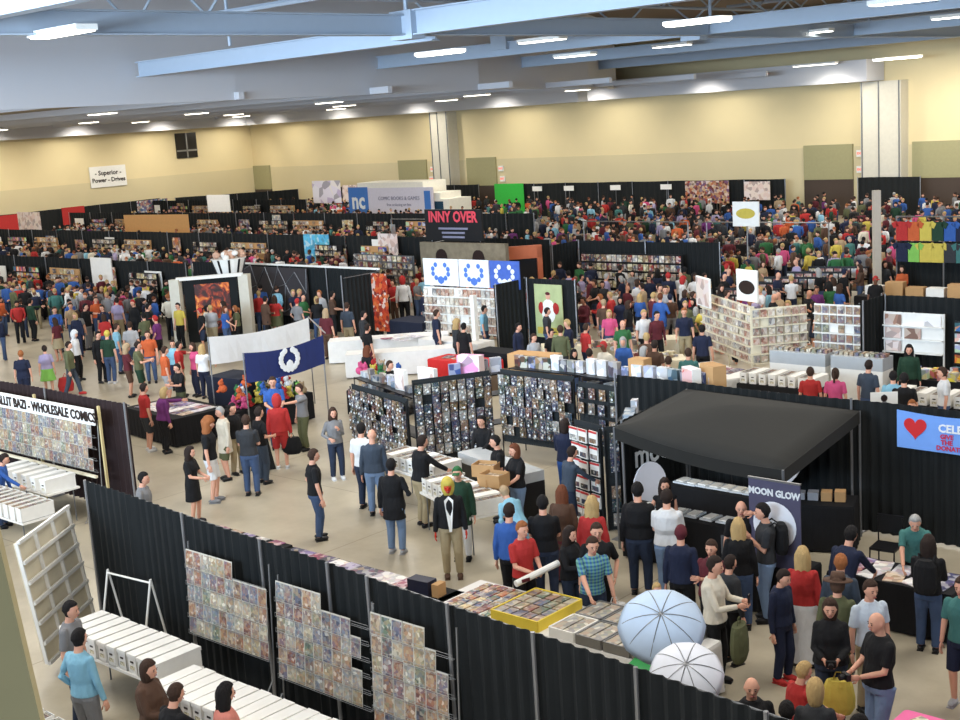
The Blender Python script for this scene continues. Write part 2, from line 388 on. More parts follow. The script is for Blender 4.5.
# ---------------------------------------------------------------- the hall
def floor_mat():
    m,nt,b=nodemat('polished_concrete',.35);tc=nt.nodes.new('ShaderNodeTexCoord')
    n=nt.nodes.new('ShaderNodeTexNoise');n.inputs['Scale'].default_value=.35;n.inputs['Detail'].default_value=7;n.inputs['Roughness'].default_value=.65
    nt.links.new(tc.outputs['Object'],n.inputs['Vector'])
    r=nt.nodes.new('ShaderNodeValToRGB');r.color_ramp.elements[0].color=(*srgb((150,140,120)),1);r.color_ramp.elements[1].color=(*srgb((190,180,158)),1);r.color_ramp.elements[0].position=.3;r.color_ramp.elements[1].position=.7
    nt.links.new(n.outputs['Fac'],r.inputs[0])
    k=nt.nodes.new('ShaderNodeTexBrick');k.offset=0;k.inputs['Scale'].default_value=1;k.inputs['Brick Width'].default_value=6;k.inputs['Row Height'].default_value=6;k.inputs['Mortar Size'].default_value=.012;k.inputs['Mortar Smooth'].default_value=0
    k.inputs['Color1'].default_value=k.inputs['Color2'].default_value=(1,1,1,1);k.inputs['Mortar'].default_value=(.6,.57,.52,1)
    nt.links.new(tc.outputs['Object'],k.inputs['Vector'])
    mx=nt.nodes.new('ShaderNodeMix');mx.data_type='RGBA';mx.blend_type='MULTIPLY';mx.inputs[0].default_value=1
    nt.links.new(r.outputs[0],mx.inputs[6]);nt.links.new(k.outputs[0],mx.inputs[7]);nt.links.new(mx.outputs[2],b.inputs['Base Color']);return m
WALLM=mat('cream_wall_paint',(220,203,160),.85,noise=.04,nscale=.6);WALLB=mat('beige_wall_base',(206,192,154),.85,noise=.04,nscale=.6)
OLIVE=mat('olive_door_panel',(156,150,112),.7);ROOF=mat('roof_deck',(132,118,106),.9);FASC=mat('painted_fascia',(200,200,204),.8,noise=.03,nscale=.3);BEAM=mat('pale_blue_steel',(164,176,190),.5,noise=.03)
COLM=mat('column_paint',(206,200,184),.8)
BW,LW=77.5,-98.5
struct(MB().box((-39,38.5,-.1),(130,93,.2),floor_mat()).obj('floor'))
struct(MB().box((-38,BW+.2,6.6),(126,.4,13.2),WALLM).obj('wall_back'))
struct(MB().box((-38,BW-.02,2.17),(126,.06,4.34),WALLB).obj('trim_1'))
struct(MB().box((LW-.2,38.5,6.6),(.4,78,13.2),WALLM).obj('wall_left'))
struct(MB().box((LW+.02,38.5,2.17),(.06,77.9,4.34),WALLB).obj('trim_2'))
struct(MB().box((-39,38,13.3),(128,92,.2),ROOF).obj('ceiling'))
# low ceiling area with its curved fascia
P=[(-40.3,-2),(-40.5,10),(-40.8,22),(-41.3,32),(-43,48),(-47,62),(-53,73),(-57,77.4)]
m=MB()
for i in range(len(P)-1):
    a=Vector((*P[i],0));b=Vector((*P[i+1],0));n=(b-a).normalized();pp=Vector((-n.y,n.x,0))*.25
    m.add([a+Vector((0,0,9.0)),b+Vector((0,0,9.0)),b+Vector((0,0,13.2)),a+Vector((0,0,13.2)),a+pp+Vector((0,0,9.0)),b+pp+Vector((0,0,9.0)),b+pp+Vector((0,0,13.2)),a+pp+Vector((0,0,13.2))],[(0,1,2,3),(5,4,7,6),(1,0,4,5),(3,2,6,7),(0,3,7,4),(2,1,5,6)],FASC)
struct(m.obj('trim_3',smooth=False))
m=MB();vs=[(x,y,9.3) for x,y in P]+[(LW+.02,77.4,9.3),(LW+.02,-2,9.3)];vt=[(x,y,9.5) for x,y,_ in vs];n=len(vs)
m.add([(x-.3 if i<8 else x,y,z) for i,(x,y,z) in enumerate(vs)]+vt,[tuple(range(n-1,-1,-1)),tuple(range(n,2*n))],mat('low_ceiling',(170,160,140),.9));struct(m.obj('trim_4'))
struct(MB().box((LW+1.2,38,8.78),(2.3,78.5,1.0),FASC).obj('trim_5'));struct(MB().box((-77,BW-1.2,8.78),(38,2.3,1.0),FASC).obj('trim_6'))
struct(MB().box((-46.5,BW-1.3,8.95),(21,2.4,1.3),FASC).obj('trim_7'))
# joists of the low ceiling
m=MB()
for y in range(8,76,8): m.box((-69,y,9.15),(56,.25,.28),FASC)
struct(m.obj('trim_9'))
for x,w in((-73.1,2.0),(-35.8,2.6)):
    m=MB();m.box((x,BW-.55,4.15),(w,1.1,8.2),COLM);m.box((x-.1,BW-1.13,4.15),(.06,.05,8.2),GREYM);m.box((x-w/2+.1,BW-1.13,4.15),(.06,.06,8.2),GREYM);m.box((x+w/2-.1,BW-1.13,4.15),(.06,.06,8.2),GREYM)
    o=m.obj('column');tag=o;o['label']='pale boxed column on the back wall, the %s one'%('slimmer left' if x<-60 else 'wider right');o['category']='column'
DN=[]
for i,(x0,x1,lab) in enumerate(((-99.0+.6,-96.0,''),(-79,-75.7,''),(-71.2,-68.1,''),(-41.5,-38.1,''),(-34.2,-30.4,''))):
    o=struct(MB().box(((x0+x1)/2,BW-.12,3.4),(x1-x0,.14,2.2),OLIVE).box(((x0+x1)/2,BW-.1,1.15),(x1-x0,.12,2.3),mat('dark_door',(70,58,50),.6)).obj('door_%d'%(i+1)))
m=MB();m.box((LW+.1,70.1,6.85),(.12,2.2,2.2),mat('dark_window_glass',(38,36,34),.2)).box((LW+.18,70.1,6.85),(.06,.12,2.2),METAL).box((LW+.18,70.1,6.4),(.06,2.2,.14),METAL)
struct(m.obj('window_1'))
EXIT=mat('exit_red',(230,120,100),.4,em=.6)
for x,z,l in((-75.0,3.7,'left of the slim column, upper'),(-75.2,2.9,'left of the slim column, lower'),(-67.6,3.6,'right of the slim column, upper'),(-67.5,2.8,'right of the slim column, lower'),(-37.6,3.9,'left of the wide column, upper'),(-37.6,2.9,'left of the wide column, lower')):
    o=MB().box((x,BW-.12,z),(.5,.1,.42),WHITE).obj('exit_sign',smooth=False);o['label']='small red exit sign on the back wall, '+l;o['category']='sign'
    text(o,'sign_text','EXIT',.2,EXIT,frame(Vector((x,BW-.18,z)),-PI/2),bold=.01)
o=MB().box((LW+.12,61.8,4.75),(.08,3.5,1.75),WHITE).obj('wall_sign');o['label']='white banner with dark lettering high on the left wall';o['category']='sign'
text(o,'sign_text','- Superior -',.55,DARK,frame(Vector((LW+.18,61.8,5.05)),0),bold=.012);text(o,'sign_text','Power - Drives',.52,DARK,frame(Vector((LW+.18,61.8,4.45)),0),bold=.012)
# ---- roof steel
def beam(a,b,dep,wid,label,z):
    a=Vector(a);b=Vector(b);d=(b-a);L=d.length;ang=math.atan2(d.y,d.x);m=MB();c=(a+b)/2
    for dz,hh,ww in((0,dep,wid*.25),(dep/2,.04,wid),(-dep/2,.04,wid)): m.box((c.x,c.y,z+dz),(L,ww,hh),BEAM,rz=ang)
    o=m.obj('steel_beam');o['label']=label;o['category']='beam';return o
beam((-40.2,12),(20,12),.55,.34,'pale blue roof beam nearest the balcony',10.35)
BL_=beam((-25.3,2),(-25.3,40.4),.5,.34,'long roof beam running away from the balcony',10.3)
B1_=beam((-25,25.5),(20,25.5),.62,.4,'bright blue-white main roof beam across the middle',10.35)
beam((-40.8,27.4),(-25.6,26.9),.5,.3,'short pale roof beam meeting the fascia',10.2)
B2_=beam((-43,40.6),(20,40.6),.5,.3,'second cross beam deep in the roof',10.35)
beam((-26,40.8),(-26,76.4),.5,.3,'deep roof beam running towards the back wall',10.3)
beam((-45,53),(20,53),.5,.3,'third cross beam deep in the roof',10.35);beam((-50,66),(20,66),.5,.3,'fourth cross beam near the back wall',10.35)
DUCT=mat('grey_duct',(196,202,210),.7)
for y,x0,z,l in((46.5,-24,10.8,'nearest grey air duct under the roof'),(60,-24,10.9,'farthest grey air duct under the roof'),(72,-34,10.7,'grey air duct along the back wall')):
    m=MB();m.tube([(x0,y,z),(20,y,z)],.26,DUCT,12)
    for x in range(int(x0)+3,20,6): m.tube([(x,y,z),(x+.12,y,z)],.28,DUCT,12)
    o=m.obj('air_duct',smooth=False);o['label']=l;o['category']='duct'
for k,y in enumerate((12,25.5,40.6,53,66)):       # open web trusses above the beams
    m=MB();m.tube([(-40,y,12.9),(18,y,12.9)],.09,BEAM,6);m.tube([(-40,y,11.4),(18,y,11.4)],.09,BEAM,6)
    for i in range(29): m.tube([(-40+2*i,y,11.4 if i%2 else 12.9),(-38+2*i,y,12.9 if i%2 else 11.4)],.05,BEAM,5)
    o=m.obj('roof_truss');o['label']='open web roof truss, '+('nearest the balcony','over the main beam','in the middle','second from the back','nearest the back wall')[k];o['category']='truss'
for k,x in enumerate((-33,-25.3,-17,-9)):
    m=MB();m.tube([(x,3,11.9),(x,76,11.9)],.07,BEAM,6);m.tube([(x,3,12.9),(x,76,12.9)],.07,BEAM,6)
    for i in range(36): m.tube([(x,3+2*i,11.9 if i%2 else 12.9),(x,5+2*i,12.9 if i%2 else 11.9)],.04,BEAM,5)
    for y in(12,25.5,40.6,53,66): m.tube([(x,y,10.4),(x,y,12)],.06,BEAM,6)
    o=m.obj('roof_joist');o['label']='lengthwise roof joist, '+('leftmost','inner left','inner right','rightmost')[k];o['category']='joist'
for x,y,z in((-25.3,25.5,10.3),(-26,40.6,10.3),(-17.5,40.6,10.7),(-35,40.6,10.7)):
    MB().box((x,y,z),(.8,.5,.75),BEAM).obj('junction_box',BL_ if y<30 else B2_)
# ---- ceiling lights
LAMP=mat('lamp_glow',(255,244,226),.4,em=9)
fix=[]
m=MB();m.box((0,0,.06),(1.9,.5,.12),WHITE);fm=m.mesh('housing');m=MB();m.box((0,0,-.01),(1.8,.42,.03),LAMP);lm_=m.mesh('lens')
def fixture(x,y,z,rz,label,sx=1):
    o=thing('ceiling_light',label,'light',(x,y,z),rz,'ceiling lights');link('housing',fm,o);link('lens',lm_,o);o.scale=(sx,1,1)
    return o
FX=[(62,34,10.0,'main bay, nearest the top left corner'),(440,54,9.9,'under the beam junction'),(697,23,9.9,'right of the short vertical box'),(575,56,9.9,'left of the middle'),(810,33,10.2,'right of the square steel box'),(905,2,10.0,'nearest the top right corner'),(542,41,10.2,'small, over the long duct'),(672,46,10.3,'small, behind the second junction'),(958,17,10.2,'at the right edge')]
for px,py,z,l in FX:
    p=A(px,py,z);fixture(p.x,p.y,z,0,'long glowing ceiling light in the high roof, '+l)
k=0
for y in(20,34,48,60,70):
    for x in(-90,-78,-66,-54):
        k+=1;fixture(x,y,9.0,0,'low ceiling light, %s row from the balcony, %s from the left wall'%(ORD[(20,34,48,60,70).index(y)],ORD[(-90,-78,-66,-54).index(x)]))
for px,py,l in((329,107,'leftmost bright one'),(415,97,'bright one over the slim column'),(520,90,'between the two columns'),(463,95,'small one beside the slim column'),(815,65,'left of the wide column'),(897,59,'over the wide column')):
    v=(px-480)*CR+(py-360)*CD+F*CF;t=(BW-4.0)/v.y;x,z=v.x*t,CH+v.z*t
    fixture(x,BW-4.0,z,0,'glowing light close to the back wall, '+l,1.5)
# ---------------------------------------------------------------- pipe and drape
POLE=mat('drape_pole',(150,150,152),.35,.7)
def drape(p0,p1,h,label,poles=None,pleat=.2,m=BLK,pvis=True,amp=.03):
    p0=Vector((*p0,0));p1=Vector((*p1,0));d=p1-p0;L=d.length;d.normalize();nn=Vector((-d.y,d.x,0))
    o=thing('drape_wall',label,'curtain',p0);cc=p0+d*L/2;obst(cc.x,cc.y,L,.2,math.atan2(d.y,d.x));q=max(3,int(L/pleat*4));b=MB();vs=[];fs=[]
    for j,z in enumerate((.04,h*.5,h-.03,h)):
        for i in range(q+1):
            s=L*i/q;a=amp*math.sin(2*PI*s/pleat+.8*math.sin(s*2.1))*(1.25-.5*j/3)
            for th in(0,.012): vs.append(d*s+nn*(a+th)+Vector((0,0,z+.012*math.sin(s*1.3)*(j>1))))
    w=(q+1)*2
    for j in range(3):
        for i in range(q):
            k=j*w+2*i;fs.append((k,k+2,k+w+2,k+w));fs.append((k+3,k+1,k+w+1,k+w+3))
    for i in range(q): k=3*w+2*i;fs.append((k,k+2,k+3,k+1))
    b.add(vs,fs,m).obj('drape',o,smooth=False)
    MB().tube([nn*.05+Vector((0,0,h-.04)),d*L+nn*.05+Vector((0,0,h-.04))],.016,GREYM,6).obj('crossbar',o)
    n=max(1,round(L/3));ps=poles if poles is not None else [L*i/n for i in range(n+1)]
    for s in ps:
        c=d*s-nn*(amp+.035) ;t=MB();t.tube([c,c+Vector((0,0,h+.05))],.024,POLE,8);t.box(c+Vector((0,0,.01)),(.4,.4,.02),POLE);t.obj('pole',o)
    return o
# ---------------------------------------------------------------- furniture
def table(x,y,w,d,label,rz=0,h=.75,cloth=None,top=WHITE,skirt_to=.03,group=None):
    o=thing('table',label,'table',(x,y,0),rz,group);obst(x,y,w,d,rz)
    if cloth:
        m=MB();n=max(8,int((w+d)*2/.12));vs=[];fs=[];N=n*2
        per=[]
        for i in range(N):
            s=i/N*2*(w+d)
            if s<w: q=(-w/2+s,-d/2)
            elif s<w+d: q=(w/2,-d/2+s-w)
            elif s<2*w+d: q=(w/2-(s-w-d),d/2)
            else: q=(-w/2,d/2-(s-2*w-d))
            per.append(q)
        for z,e in((h,0),(h-.04,.012),(skirt_to,.02)):
            for i,(a,b) in enumerate(per):
                k=1+(e+(.018*math.sin(i*1.9) if z<h-.1 else 0))/max(w,d)*2;vs.append((a*k,b*k,z))
        for j in range(2):
            for i in range(N): fs.append((j*N+i,(j+1)*N+i,(j+1)*N+(i+1)%N,j*N+(i+1)%N))
        fs.append(tuple(range(N)));m.add(vs,fs,cloth).obj('tablecloth',o)
        MB().box((0,0,h-.03),(w-.04,d-.04,.04),top).obj('tabletop',o)
    else:
        MB().box((0,0,h-.02),(w,d,.04),top).obj('tabletop',o)
    for a in(-1,1):
        for b in(-1,1):
            t=MB();t.tube([(a*(w/2-.15),b*(d/2-.08),0),(a*(w/2-.15),b*(d/2-.08),h-.04)],.014,GREYM,6);t.obj('leg',o)
    return o
def lbox_mesh(L=.70,w=.19,h=.27,lid=True):
    m=MB();t=.008
    for c,d in(((0,0,t/2),(w,L,t)),((-w/2+t/2,0,h/2),(t,L,h)),((w/2-t/2,0,h/2),(t,L,h)),((0,-L/2+t/2,h/2),(w,t,h)),((0,L/2-t/2,h/2),(w,t,h))): m.box(c,d,WHITE)
    m.box((0,-L/2-.004,h*.62),(.07,.006,.025),DARK);m.box((0,-L/2-.003,h*.32),(.1,.005,.05),MERCH)
    b=m.mesh('box_body');m=MB()
    if lid: m.box((0,0,h+.005),(w+.012,L+.012,.012),WHITE);m.box((0,-L/2-.006,h-.02),(w+.012,.006,.05),WHITE);m.box((0,L/2+.006,h-.02),(w+.012,.006,.05),WHITE);return b,m.mesh('lid')
    y=-L/2+.03
    while y<L/2-.03: m.box((0,y,h*.5+R.uniform(0,.012)),(w-.03,.008,h-.02),COVERS);y+=.016
    return b,m.mesh('comics')
LB=lbox_mesh();LO=lbox_mesh(lid=False)
def lbox(x,y,z,rz,label,open_=False,group=None):
    o=thing('comic_box',label,'box',(x,y,z),rz,group);me=LO if open_ else LB
    link('box_body',me[0],o);c=link('comics' if open_ else 'lid',me[1],o)
    if open_: c['kind']='stuff'
    return o
# ---- front curtain and its racks
ps=[0.1,3.1,5.1,6.6,7.4,8.85,10.2,11.6,13.1]
drape((-18.6,10.62),(-2.5,9.28),2.42,'long black pipe-and-drape curtain running diagonally across the foreground',poles=ps)
# poles stand on the near side of the curtain
CM=MB().box((0,.001,.131),(.172,.005,.262),mat('comic_backing_board',(200,196,184),.5)).box((0,-.003,.126),(.156,.004,.236),COVER).mesh('comic_book')
NC=[0]
def comic_rack(x0,x1,y,z0,z1,rows,name,cols_by_row,tilt=.10,legs=True):
    o=thing('wire_rack','white wire comic rack '+name,'rack',(x0,y,0));W=x1-x0;f=MB()
    for x in((0,W) if W<2.2 else (0,W/2,W)):
        f=MB();f.tube([(x,-.02,0.0),(x,.10,z1+.12)],.013,METAL,6);f.tube([(x,-.45,0.02),(x,-.01,z0*.7)],.010,METAL,6);f.tube([(x,-.02,.012),(x,-.47,.012)],.010,METAL,6);f.obj('rack_leg',o)
    ph=(z1-z0)/rows
    for r in range(rows):
        s=MB();zz=z0+r*ph;yy=-.05+.12*(zz/z1)-.02
        for dz,dy in((0,0),(0,-.035),(.055,-.035)): s.tube([(0,yy+dy,zz+dz),(W,yy+dy,zz+dz)],.003,METAL,5)
        n=int(W/.3)
        for i in range(n+1): s.tube([(W*i/n,yy,zz),(W*i/n,yy-.035,zz),(W*i/n,yy-.035,zz+.055)],.002,METAL,4)
        s.obj('wire_shelf',o)
        a,b=cols_by_row[r];n=int((W)/.178)
        for i in range(n):
            if i/n<a or (i+1)/n>b: continue
            NC[0]+=1;c=thing('comic_book','comic, %s from left, %s row up, wire rack %s'%(ORD[min(i,25)],ORD[r],name),'comic book',(x0+.09+i*.178+R.uniform(-.004,.004),y+yy-.017,zz+.006),0,'comics on wire racks',CM)
            c.rotation_euler=(-tilt,0,R.uniform(-.02,.02))
    return o
f=(0,1.01)
comic_rack(-15.10,-13.30,9.98,.86,2.06,5,'at the left on the black curtain',[f,f,f,f,(.0,.6)])
comic_rack(-12.92,-11.15,9.82,.80,2.04,6,'in the middle of the black curtain',[f,f,(0,.95),f,(.0,.9),(0,.62)])
comic_rack(-10.95,-9.60,9.66,.72,2.12,6,'at the right on the black curtain',[f,f,f,f,(0,.9),(0,.78)])
# ---- comic box tables along the racks
def box_table(u0,u1,yc,label,n,lab2,open_=False,rz=0):
    table((u0+u1)/2,yc,u1-u0,.72,label,rz);W=(u1-u0)/n
    for i in range(n):
        lbox(u0+W*(i+.5),yc+R.uniform(-.015,.015),.755,R.uniform(-.02,.02)+(PI if open_ else 0),'white comic box, %s from left %s'%(ORD[i],lab2),open_,'white comic boxes on the tables by the curtain')
box_table(-16.6,-14.15,9.12,'folding table under white comic boxes beside the empty white rack',10,'on the table beside the empty white rack',open_=False)
box_table(-13.75,-10.6,8.72,'folding table under white comic boxes below the comic racks',14,'on the table below the comic racks')
box_table(-15.6,-13.4,6.85,'table with comic boxes at the bottom left edge beside the beige pillar',8,'on the table beside the beige pillar',True)
box_table(-25.3,-22.7,11.9,'table with open comic boxes at the left edge behind the empty rack',10,'on the table at the left edge',True)
box_table(-26.4,-24.1,13.25,'low table under comic boxes in front of the wholesale rack',6,'before the wholesale rack',False)
# empty white wall rack leaning
def grid_rack(c,w,h,nx,nz,label,lean,rz):
    o=thing('display_rack',label,'rack',c,rz);m=MB();M=Matrix.Rotation(lean,3,'X')
    for i in range(nx+1): MB().box(M@Vector((w*i/nx-w/2,0,h/2)),(.035,.05,h),WHITE,M=M).obj('upright',o)
    for j in range(nz+1): MB().box(M@Vector((0,-.03,h*j/nz)),(w,.05,.05),WHITE,M=M).obj('shelf_ledge',o)
    p=MB().box(M@Vector((0,.04,h/2)),(w,.02,h),CREAM,M=M);p.obj('back_panel',o)
grid_rack((-17.85,9.62,.22),1.8,1.9,3,6,'empty white display rack with narrow ledges leaning beside the black curtain end',-.12,2.2)
m=MB()
for s in(-.5,.5): m.tube([(s,0,0),(s,.35,1.35)],.018,WHITE,6);m.tube([(s,.6,0),(s,.35,1.35)],.018,WHITE,6)
for z in(.5,1.3): m.tube([(-.5,.35*z/1.35,z),(.5,.35*z/1.35,z)],.015,WHITE,6)
o=thing('easel_frame','white tubular stand frame behind the empty white rack','stand',(-16.75,9.75,0),.1);link('tube_frame',m.mesh('tube_frame'),o)
# ---- wholesale rack
drape((-33,14.55),(-23.3,14.45),2.42,'black curtain with a reddish sheen behind the wholesale comic rack',m=mat('red_lit_black_drape',(40,26,26),.85,noise=.3,nscale=2))  # black cloth; the reddish light on it is mixed into the drape colour
comic_rack(-29.0,-23.85,13.95,1.0,1.98,4,'under the wholesale comics sign',[f,(0,.97),f,f],.06)
o=MB().box((-26.3,13.96,2.18),(5.0,.03,.34),WHITE).obj('shop_sign');o['label']='long white sign reading wholesale comics above the left comic rack';o['category']='sign'
text(o,'sign_text','TALLIT BAZI - WHOLESALE COMICS',.29,DARK,frame(Vector((-25.85,13.93,2.17)),-PI/2),sx=.92,bold=.008)
for x in(-29,-26.4,-23.8):
    o=MB().box((x,14.08,1.2),(.05,.05,2.4),WOOD).obj('wooden_post');o['label']='pale wooden post of the wholesale rack, %s'%({-29:'left',-26.4:'middle',-23.8:'right end'}[x]);o['category']='post'
m=MB();m.box((-26.4,13.85,.93),(5.2,.06,.05),CREAM);o=m.obj('shelf_board');o['label']='cream shelf board along the foot of the wholesale rack';o['category']='board'
# beige pillar beside the camera
v=((12-480)*CR+(600-360)*CD+F*CF).normalized()*2.2;pr=Vector((v.x,v.y,CH+v.z));lf=Vector((CR.x,CR.y,0)).normalized();m=MB()
for z0,z1,e in((5.0,8.3,0),): m.add([pr+lf*(k+(z-pr.z)*-.09)+Vector((-v.x,-v.y,0)).normalized()*q+Vector((0,0,z-pr.z)) for z in(z0,z1) for k,q in((0,0),(-.6,0),(-.6,-.3),(0,-.3))],[(0,1,2,3),(7,6,5,4),(0,4,5,1),(1,5,6,2),(2,6,7,3),(3,7,4,0)],mat('beige_pillar',(196,180,132),.85))
struct(m.obj('trim_8'))
# ---- tables behind the front curtain
table(-15.0,13.05,4.0,.8,'black-clothed table of prints behind the front curtain, left',cloth=SKIRT)
def scatter(name,label,cat,x0,x1,y0,y1,z,n,sx,sy,sz,m,rz=.15,kind=True,parent=None,rnd=R):
    b=MB()
    for i in range(n):
        hh=rnd.uniform(*sz);b.box((rnd.uniform(x0,x1),rnd.uniform(y0,y1),z+hh/2+rnd.uniform(0,.004)),(rnd.uniform(*sx),rnd.uniform(*sy),hh),m,rz=rnd.uniform(-rz,rz))
    o=b.obj(name);o['label']=label;o['category']=cat;o['kind']='stuff';return o
PR=MB().box((0,0,.006),(.28,.4,.012),art('print_sheets','object',[(225,222,228),(150,60,90),(60,60,100),(230,228,225),(120,100,150),(210,205,200),(50,50,60),(200,170,130)],scale=10,mixw=.4)).mesh('art_print')
def grid_items(me,name,cat,lab,x0,x1,y0,y1,z,nx,ny,group,rz=.08,jit=.02,skip=0):
    k=0
    for j in range(ny):
        for i in range(nx):
            if R.random()<skip: continue
            k+=1;thing(name,'%s, %s from left%s'%(lab,ORD[min(i,25)],'' if ny==1 else ', %s row'%(('front','back')[j] if ny==2 else ORD[j])),cat,(x0+(x1-x0)*(i+.5)/nx+R.uniform(-jit,jit),y0+(y1-y0)*(j+.5)/ny+R.uniform(-jit,jit),z),R.uniform(-rz,rz),group,me)
grid_items(PR,'art_print','print','flat print on the left curtain table',-16.9,-13.9,12.7,13.4,.752,11,2,'art prints on the black table')
table(-18.2,13.1,2.2,.8,'dark table of papers left of the print table',cloth=SKIRT)
grid_items(PR,'art_print','print','flat sheet on the dark far left curtain table',-19.2,-17.2,12.8,13.45,.752,5,2,'sheets on the dark table')
o=thing('display_box','dark upright display boxes standing on the print table','display',(-13.55,13.1,.752),.1);link('box_body',MB().box((0,0,.11),(.4,.22,.22),BLKB:=mat('dark_box',(40,42,60),.5)).box((.32,0,.1),(.12,.2,.2),CARD).mesh('b'),o)
table(-11.0,13.4,4.3,1.15,'long table of trading cards and comics in bins behind the front curtain',cloth=WCLOTH)
CARDS=MB().box((0,0,.01),(.12,.17,.02),art('card_print','object',scale=16)).mesh('card_pack')
grid_items(CARDS,'card_pack','cards','card pack on the left end of the long table',-12.95,-12.05,12.9,13.9,.752,6,6,'card packs on the long table')
def bin_(x,y,w,d,h,label,edge,nx,ny,z=.752):
    o=thing('comic_bin',label,'bin',(x,y,z));m=MB();t=.025
    m.box((0,0,t/2),(w,d,t),edge)
    for c,dd in(((-w/2,0,h/2),(t,d,h)),((w/2,0,h/2),(t,d,h)),((0,-d/2,h/2),(w,t,h)),((0,d/2,h/2),(w,t,h))): m.box(c,dd,edge)
    m.obj('bin_body',o);c=MB()
    for i in range(nx):
        for j in range(ny): c.box((-w/2+w*(i+.5)/nx,-d/2+d*(j+.5)/ny,h*.8),(w/nx-.03,d/ny-.03,h*.25),COVERS)
    c.obj('comics',o)['kind']='stuff'
bin_(-11.5,13.35,.85,1.0,.16,'big yellow-edged display case of comics on the long table',mat('yellow_board',(222,196,70),.6),5,4)
for i in range(4):
    bin_(-10.65+.46*i,13.72,.42,.55,.14,'grey-rimmed comic tray, back of the long table, %s from the yellow case'%ORD[i],METAL,2,1)
    bin_(-10.65+.46*i,13.12,.42,.55,.14,'grey-rimmed comic tray, front of the long table, %s from the yellow case'%ORD[i],METAL if i else WHITE,2,1)
o=thing('document_folder','green folder lying at the right end of the long table','folder',(-9.15,12.75,.77),.2);link('cover',MB().box((0,0,.015),(.5,.34,.03),mat('green_folder',(40,140,70),.5)).mesh('f'),o)
# photo corner: umbrella, flash head, white cloth table
def umbrella(c,RAD,label,stand,fab):
    o=thing('photo_umbrella',label,'umbrella',c)
    ax=((c-Vector((0,0,CH))).normalized()*.75+Vector((.0,.0,-.62))).normalized()
    u=ax.cross(Vector((0,0,1))).normalized();w=ax.cross(u);m=MB();n=10;rad=RAD;rows=[]
    for k in range(7):
        t=k/6;r=rad*math.sin(t*1.15)/math.sin(1.15);zz=rad*.95*(1-math.cos(t*1.15))/1.0
        rows.append([(u*math.cos(a)+w*math.sin(a))*(r*(1-.045*t*(1-abs(math.cos(a*n/2)))))+ax*zz for a in [2*PI*i/(n*3) for i in range(n*3)]])
    rows[0]=[p+(u*math.cos(2*PI*i/(n*3))+w*math.sin(2*PI*i/(n*3)))*.01 for i,p in enumerate(rows[0])]
    m.rings(rows,fab,cap=False);cn=m.obj('canopy',o,smooth=True);sd=cn.modifiers.new('s','SOLIDIFY');sd.thickness=.004
    for i in range(n):
        a=2*PI*i/n;r=MB();r.tube([(u*math.cos(a)+w*math.sin(a))*(rad*math.sin(t*1.15)/math.sin(1.15)*.98)+ax*(rad*.95*(1-math.cos(t*1.15))-.004) for t in[k/6 for k in range(7)]],.006,GREYM,4);r.obj('rib',o)
    MB().tube([Vector((0,0,0)),ax*.95],.007,METAL,6).obj('shaft',o)
    if not stand: return
    b=A(653,652,1.55);st=thing('flash_stand','studio flash head on a black light stand under the umbrella','flash',(b.x,b.y,0));z=b.z
    q=MB();q.tube([(0,0,z-.06),(0,0,z+.26)],[.075,.085],BLACKP,12);q.obj('flash_head',st);q=MB();q.tube([(0,0,z+.26),(0,0,z+.30)],.07,mat('flash_glass',(235,215,190),.3),12);q.obj('flash_tube',st)
    q=MB();q.tube([(0,0,.5),(0,0,z-.06)],.014,BLACKP,6);q.obj('pole',st)
    for i in range(3):
        a=2*PI*i/3;MB().tube([(0,0,.55),(.42*math.cos(a),.42*math.sin(a),.01)],.011,BLACKP,6).obj('leg',st)
umbrella(A(661,614,2.0),.52,'large pale photo umbrella with dark ribs behind the black curtain',True,mat('umbrella_fabric',(188,208,232),.6))
umbrella(A(686,664,1.75),.42,'lower plain white photo umbrella beside the flash head',False,mat('white_umbrella_fabric',(226,230,240),.6))
table(-4.95,12.95,2.2,1.0,'pink-clothed table at the bottom right corner',cloth=mat('pink_cloth',(235,110,165),.7))
grid_items(CARDS,'small_item','item','small item on the pink table',-5.95,-4.3,12.6,13.35,.752,7,4,'small items on the pink table',rz=.6,jit=.06)
o=thing('laptop','dark open laptop on the pink table','laptop',(-5.35,12.7,.752),.3);link('keyboard_base',MB().box((0,0,.01),(.34,.24,.02),BLACKP).mesh('k'),o);link('screen',MB().box((0,.13,.13),(.34,.015,.23),BLACKP,M=Matrix.Rotation(-.2,3,'X')).mesh('s'),o)
